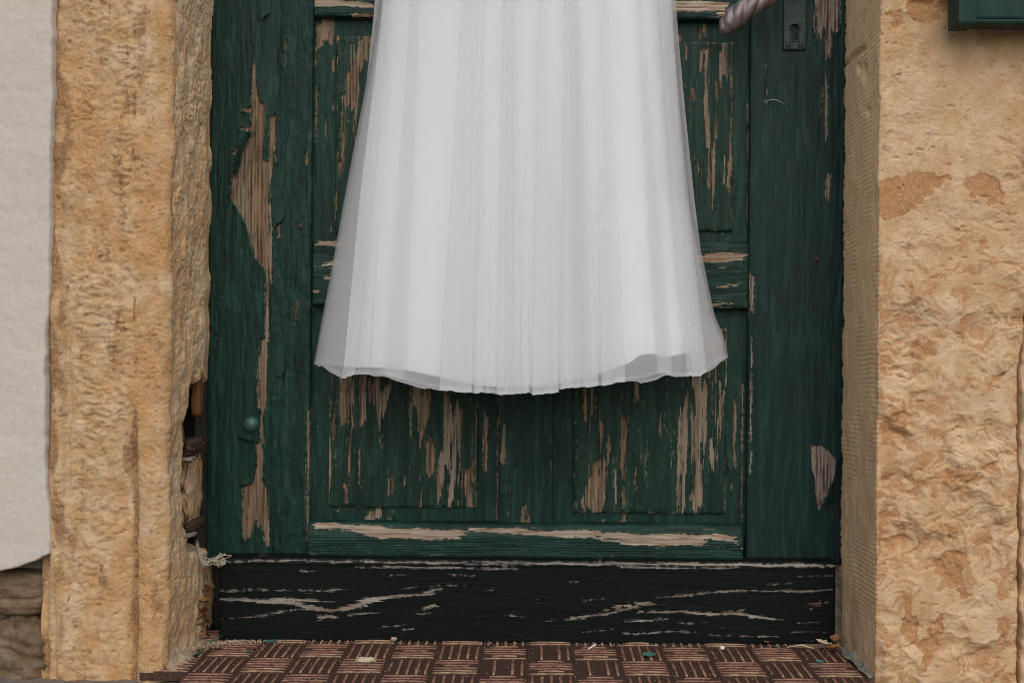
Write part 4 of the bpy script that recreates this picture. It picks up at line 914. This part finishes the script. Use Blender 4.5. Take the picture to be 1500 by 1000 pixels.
# cobweb with lint
def thread(path, r, n=7):
    return tube([Vector(p) for p in path], r, 5)
rng = random.Random(9); Vw = []; Fw = []
def add(V, Fc):
    b = len(Vw); Vw.extend(V); Fw.extend([tuple(i + b for i in f) for f in Fc])
def web_pt(a, b, y): x, z = at(a, b, y); return (float(x), y, float(z))
for k in range(16):
    P = [web_pt(286 + rng.uniform(-2, 4), 796 + rng.uniform(-6, 6), -0.04), web_pt(298 + rng.uniform(-3, 3), 822 + rng.uniform(-4, 4), -0.045), web_pt(312 + rng.uniform(-4, 4), 824 + rng.uniform(-6, 4), -0.042), web_pt(326 + rng.uniform(-8, 6), 814 + rng.uniform(-5, 9), -0.036)]
    if k > 6: P = [web_pt(rng.gauss(319, 8), rng.gauss(819, 5.5), rng.uniform(-.044, -.034)) for _ in range(4)]
    add(*thread(smooth_path(P, 14), rng.uniform(0.0003, 0.0008)))
o = mesh_py('cobweb', Vw, Fw, M['web']); tag(o, 'dusty tangled cobweb at the upper left corner of the kick board', 'cobweb')
# leaves, chips, crumbs
def leaf(name, c, L, W, ang, seed, mat, label, cat, curl=0.4, tilt=0.3, group=None):
    rg = random.Random(seed); V = []; n = 9; m = 5; ca, sa = math.cos(ang), math.sin(ang)
    for i in range(n):
        t = i / (n - 1); w = W * (math.sin(math.pi * min(1, t * 0.93 + 0.07)) ** 0.7) * (1 + rg.uniform(-.25, .25))
        for j in range(m):
            q = (j / (m - 1) - 0.5) * 2; lx = (t - 0.5) * L; ly = q * w
            lz = curl * abs(q) * w + tilt * t * L + curl * L * 0.3 * (2 * t - 1) ** 2 + rg.uniform(-.05, .05) * W
            V.append((c[0] + lx * ca - ly * sa, c[1] + lx * sa + ly * ca, c[2] + lz))
    Fc = [tuple(int(i) for i in f) for f in grid_faces(n, m)]
    o = mesh_py(name, V, Fc, M[mat])
    if label: tag(o, label, cat, group)
    return o
def floor_pt(px, py, h=0.0125):
    a, b = unroll(px, py); d = F * (CAMZ - h) / b; return (float(a * d / F), float(d - DIST), h)
leaf('paint_chip', floor_pt(951, 959), 0.020, 0.008, 0.3, 1, 'paintchip', 'large flat teal paint chip lying on the mat right of centre', 'paint chip', 0.15, 0.05)
leaf('paint_chip', floor_pt(1201, 969), 0.011, 0.006, 1.2, 2, 'paintchip', 'small teal paint chip on the mat near the right jamb', 'paint chip', 0.15, 0.1)
leaf('paint_chip', floor_pt(1140, 948), 0.016, 0.002, 1.9, 3, 'paintchip', 'narrow dark paint sliver on the mat before the right end of the kick board', 'paint chip', 0.1, 0.05)
leaf('paint_chip', floor_pt(397, 940), 0.022, 0.005, 0.1, 4, 'paintchip', 'teal paint sliver against the left end of the kick board', 'paint chip', 0.2, 0.1)
leaf('paint_chip', floor_pt(312, 940), 0.032, 0.002, 0.75, 5, 'paintchip', 'long thin dark green paint strip on the left mortar', 'paint chip', 0.1, 0.2)
leaf('paint_chip', floor_pt(292, 957), 0.024, 0.0018, 0.9, 6, 'paintchip', 'thin dark green paint strip at the left corner of the mat', 'paint chip', 0.1, 0.2)
leaf('paint_chip', floor_pt(362, 954), 0.011, 0.003, 1.0, 7, 'paintchip', 'tiny dark green paint chip on the mat at the left', 'paint chip', 0.1, 0.05)
leaf('paint_chip', floor_pt(632, 936), 0.010, 0.003, 0.4, 8, 'paintchip', 'tiny green paint chip against the kick board left of the middle', 'paint chip', 0.2, 0.1)
o = lump('pebble', floor_pt(1058, 948, 0.015), (0.0034, 0.0028, 0.0026), 3, M['pebble'], None, 0.1, 14, 18, 0.8); tag(o, 'small white pebble on the mat near the kick board', 'pebble')
o = lump('pebble', floor_pt(577, 935, 0.0145), (0.0045, 0.003, 0.0026), 4, M['mortar'], None, 0.2, 14, 18, 0.8); tag(o, 'pale grit lump against the kick board below the left panel', 'pebble')
o = lump('crumb', floor_pt(536, 966, 0.0145), (0.013, 0.005, 0.0035), 8, M['straw'], None, 0.5, 20, 26, 0.8, 4.0); tag(o, 'yellowish dry crumb lying on the mat at left', 'crumb')
leaf('dry_leaf', floor_pt(1055, 937), 0.012, 0.004, 0.2, 21, 'leaf', 'small rusty dry leaf against the kick board beside the white pebble', 'leaf', 0.7, 0.2)
leaf('dry_leaf', floor_pt(1128, 942), 0.018, 0.004, 0.4, 22, 'leaf', 'curled brown dry leaf against the right part of the kick board', 'leaf', 0.6, 0.15)
leaf('dry_leaf', floor_pt(1206, 946, 0.016), 0.024, 0.007, 2.4, 23, 'straw', 'pale folded dry leaf in the corner by the right jamb', 'leaf', 0.7, 0.15)
leaf('dry_leaf', floor_pt(1224, 944, 0.014), 0.026, 0.007, 1.1, 24, 'leaf', 'rust brown crumpled leaf wedged against the right jamb foot', 'leaf', 1.1, 0.15)
leaf('dry_leaf', floor_pt(1222, 952, 0.014), 0.020, 0.006, 0.2, 25, 'leaf', 'small rust brown leaf lying nearest the right mortar fillet', 'leaf', 0.8, 0.2)
V, Fc = tube([floor_pt(1155, 947, .0145), floor_pt(1175, 944, .0155), floor_pt(1192, 949, .0150)], [0.0006, 0.0012, 0.0007], 6); o = mesh_py('straw_stalk', V, Fc, M['straw']); tag(o, 'short pale straw stalk before the right end of the kick board', 'straw')
V, Fc = tube([floor_pt(862, 950, .0145), floor_pt(869, 945, .0160), floor_pt(873, 944, .0175)], [0.0011, 0.0012, 0.0016], 6); o = mesh_py('splinter', V, Fc, M['pebble']); tag(o, 'tiny white splinter standing on the mat right of the middle', 'splinter')
V, Fc = tube([web_pt(1121, 153, -0.002), web_pt(1126, 147, -0.006), web_pt(1135, 146, -0.008), web_pt(1143, 149, -0.006), web_pt(1148, 152, -0.003)], 0.0004, 6); o = mesh_py('loose_fibre', V, Fc, M['straw']); tag(o, 'thin curved pale fibre clinging to the door below the lock plate', 'fibre')
# rusty litter in the left gap and loose grit: nobody could count it
rng = random.Random(12); Vw.clear(); Fw.clear()
for k in range(70):
    x = at(306, 490, 0)[0] + rng.uniform(-0.016, 0.010); z = 0.012 + rng.random() ** 1.3 * 0.10; y = -0.02 + rng.uniform(-0.028, 0.02); s_ = rng.uniform(0.004, 0.011)
    a = rng.uniform(0, 6.28); b = rng.uniform(-.6, .6); d1 = Vector((math.cos(a) * math.cos(b), math.sin(a) * math.cos(b), math.sin(b))); d2 = d1.cross(Vector((rng.random(), rng.random(), 1))).normalized(); c = Vector((x, y, z)); up = d1.cross(d2)
    q = [c - d1 * s_ - d2 * s_ * .3, c - d1 * s_ * .2 - d2 * s_ * .6 + up * s_ * .3, c + d1 * s_ - d2 * s_ * .2, c + d1 * s_ * .7 + d2 * s_ * .5 + up * s_ * .2, c - d1 * s_ * .6 + d2 * s_ * .5 - up * s_ * .2]
    add(q, [(0, 1, 2, 3, 4)])
o = mesh_py('leaf_litter', Vw, Fw, M['leaf']); tag(o, 'rust brown leaf litter packed in the gap left of the kick board', 'leaf litter', kind='stuff')
Vw.clear(); Fw.clear()
def grit(x, y, z, s_):
    q = [Vector((rng.uniform(-1, 1), rng.uniform(-1, 1), rng.uniform(-1, 1))).normalized() for _ in range(0)]
    V = [Vector((x, y, z)) + Vector((a, b, c)) * s_ * rng.uniform(0.6, 1.2) for a, b, c in ((1, 0, 0), (-.5, .87, 0), (-.5, -.87, 0), (0, 0, 1), (0, 0, -.6))]
    add(V, [(0, 1, 3), (1, 2, 3), (2, 0, 3), (1, 0, 4), (2, 1, 4), (0, 2, 4)])
for k in range(1500):
    t = rng.random()
    if t < 0.45: x = xl + 0.006 + abs(rng.gauss(0, 0.05)); y = -0.034 - abs(rng.gauss(0, 0.010)) - max(0, 0.05 - (x - xl)) * rng.random() * 0.8
    elif t < 0.6: x = xrr - 0.006 - abs(rng.gauss(0, 0.03)); y = -0.034 - abs(rng.gauss(0, 0.012))
    elif t < 0.85: x = rng.uniform(-0.44, 0.43); y = -0.033 - abs(rng.gauss(0, 0.006))
    else: x = rng.uniform(-0.44, 0.43); y = rng.uniform(-0.2, -0.04)
    grit(x, y, 0.0105 + 0.0016 * rng.random(), rng.uniform(0.0004, 0.0012) * (1.2 if t < .45 else 1))
o = mesh_py('grit', Vw, Fw, M['mortar'], smooth=False); tag(o, 'pale crumbs of mortar scattered along the foot of the kick board', 'grit', kind='stuff')
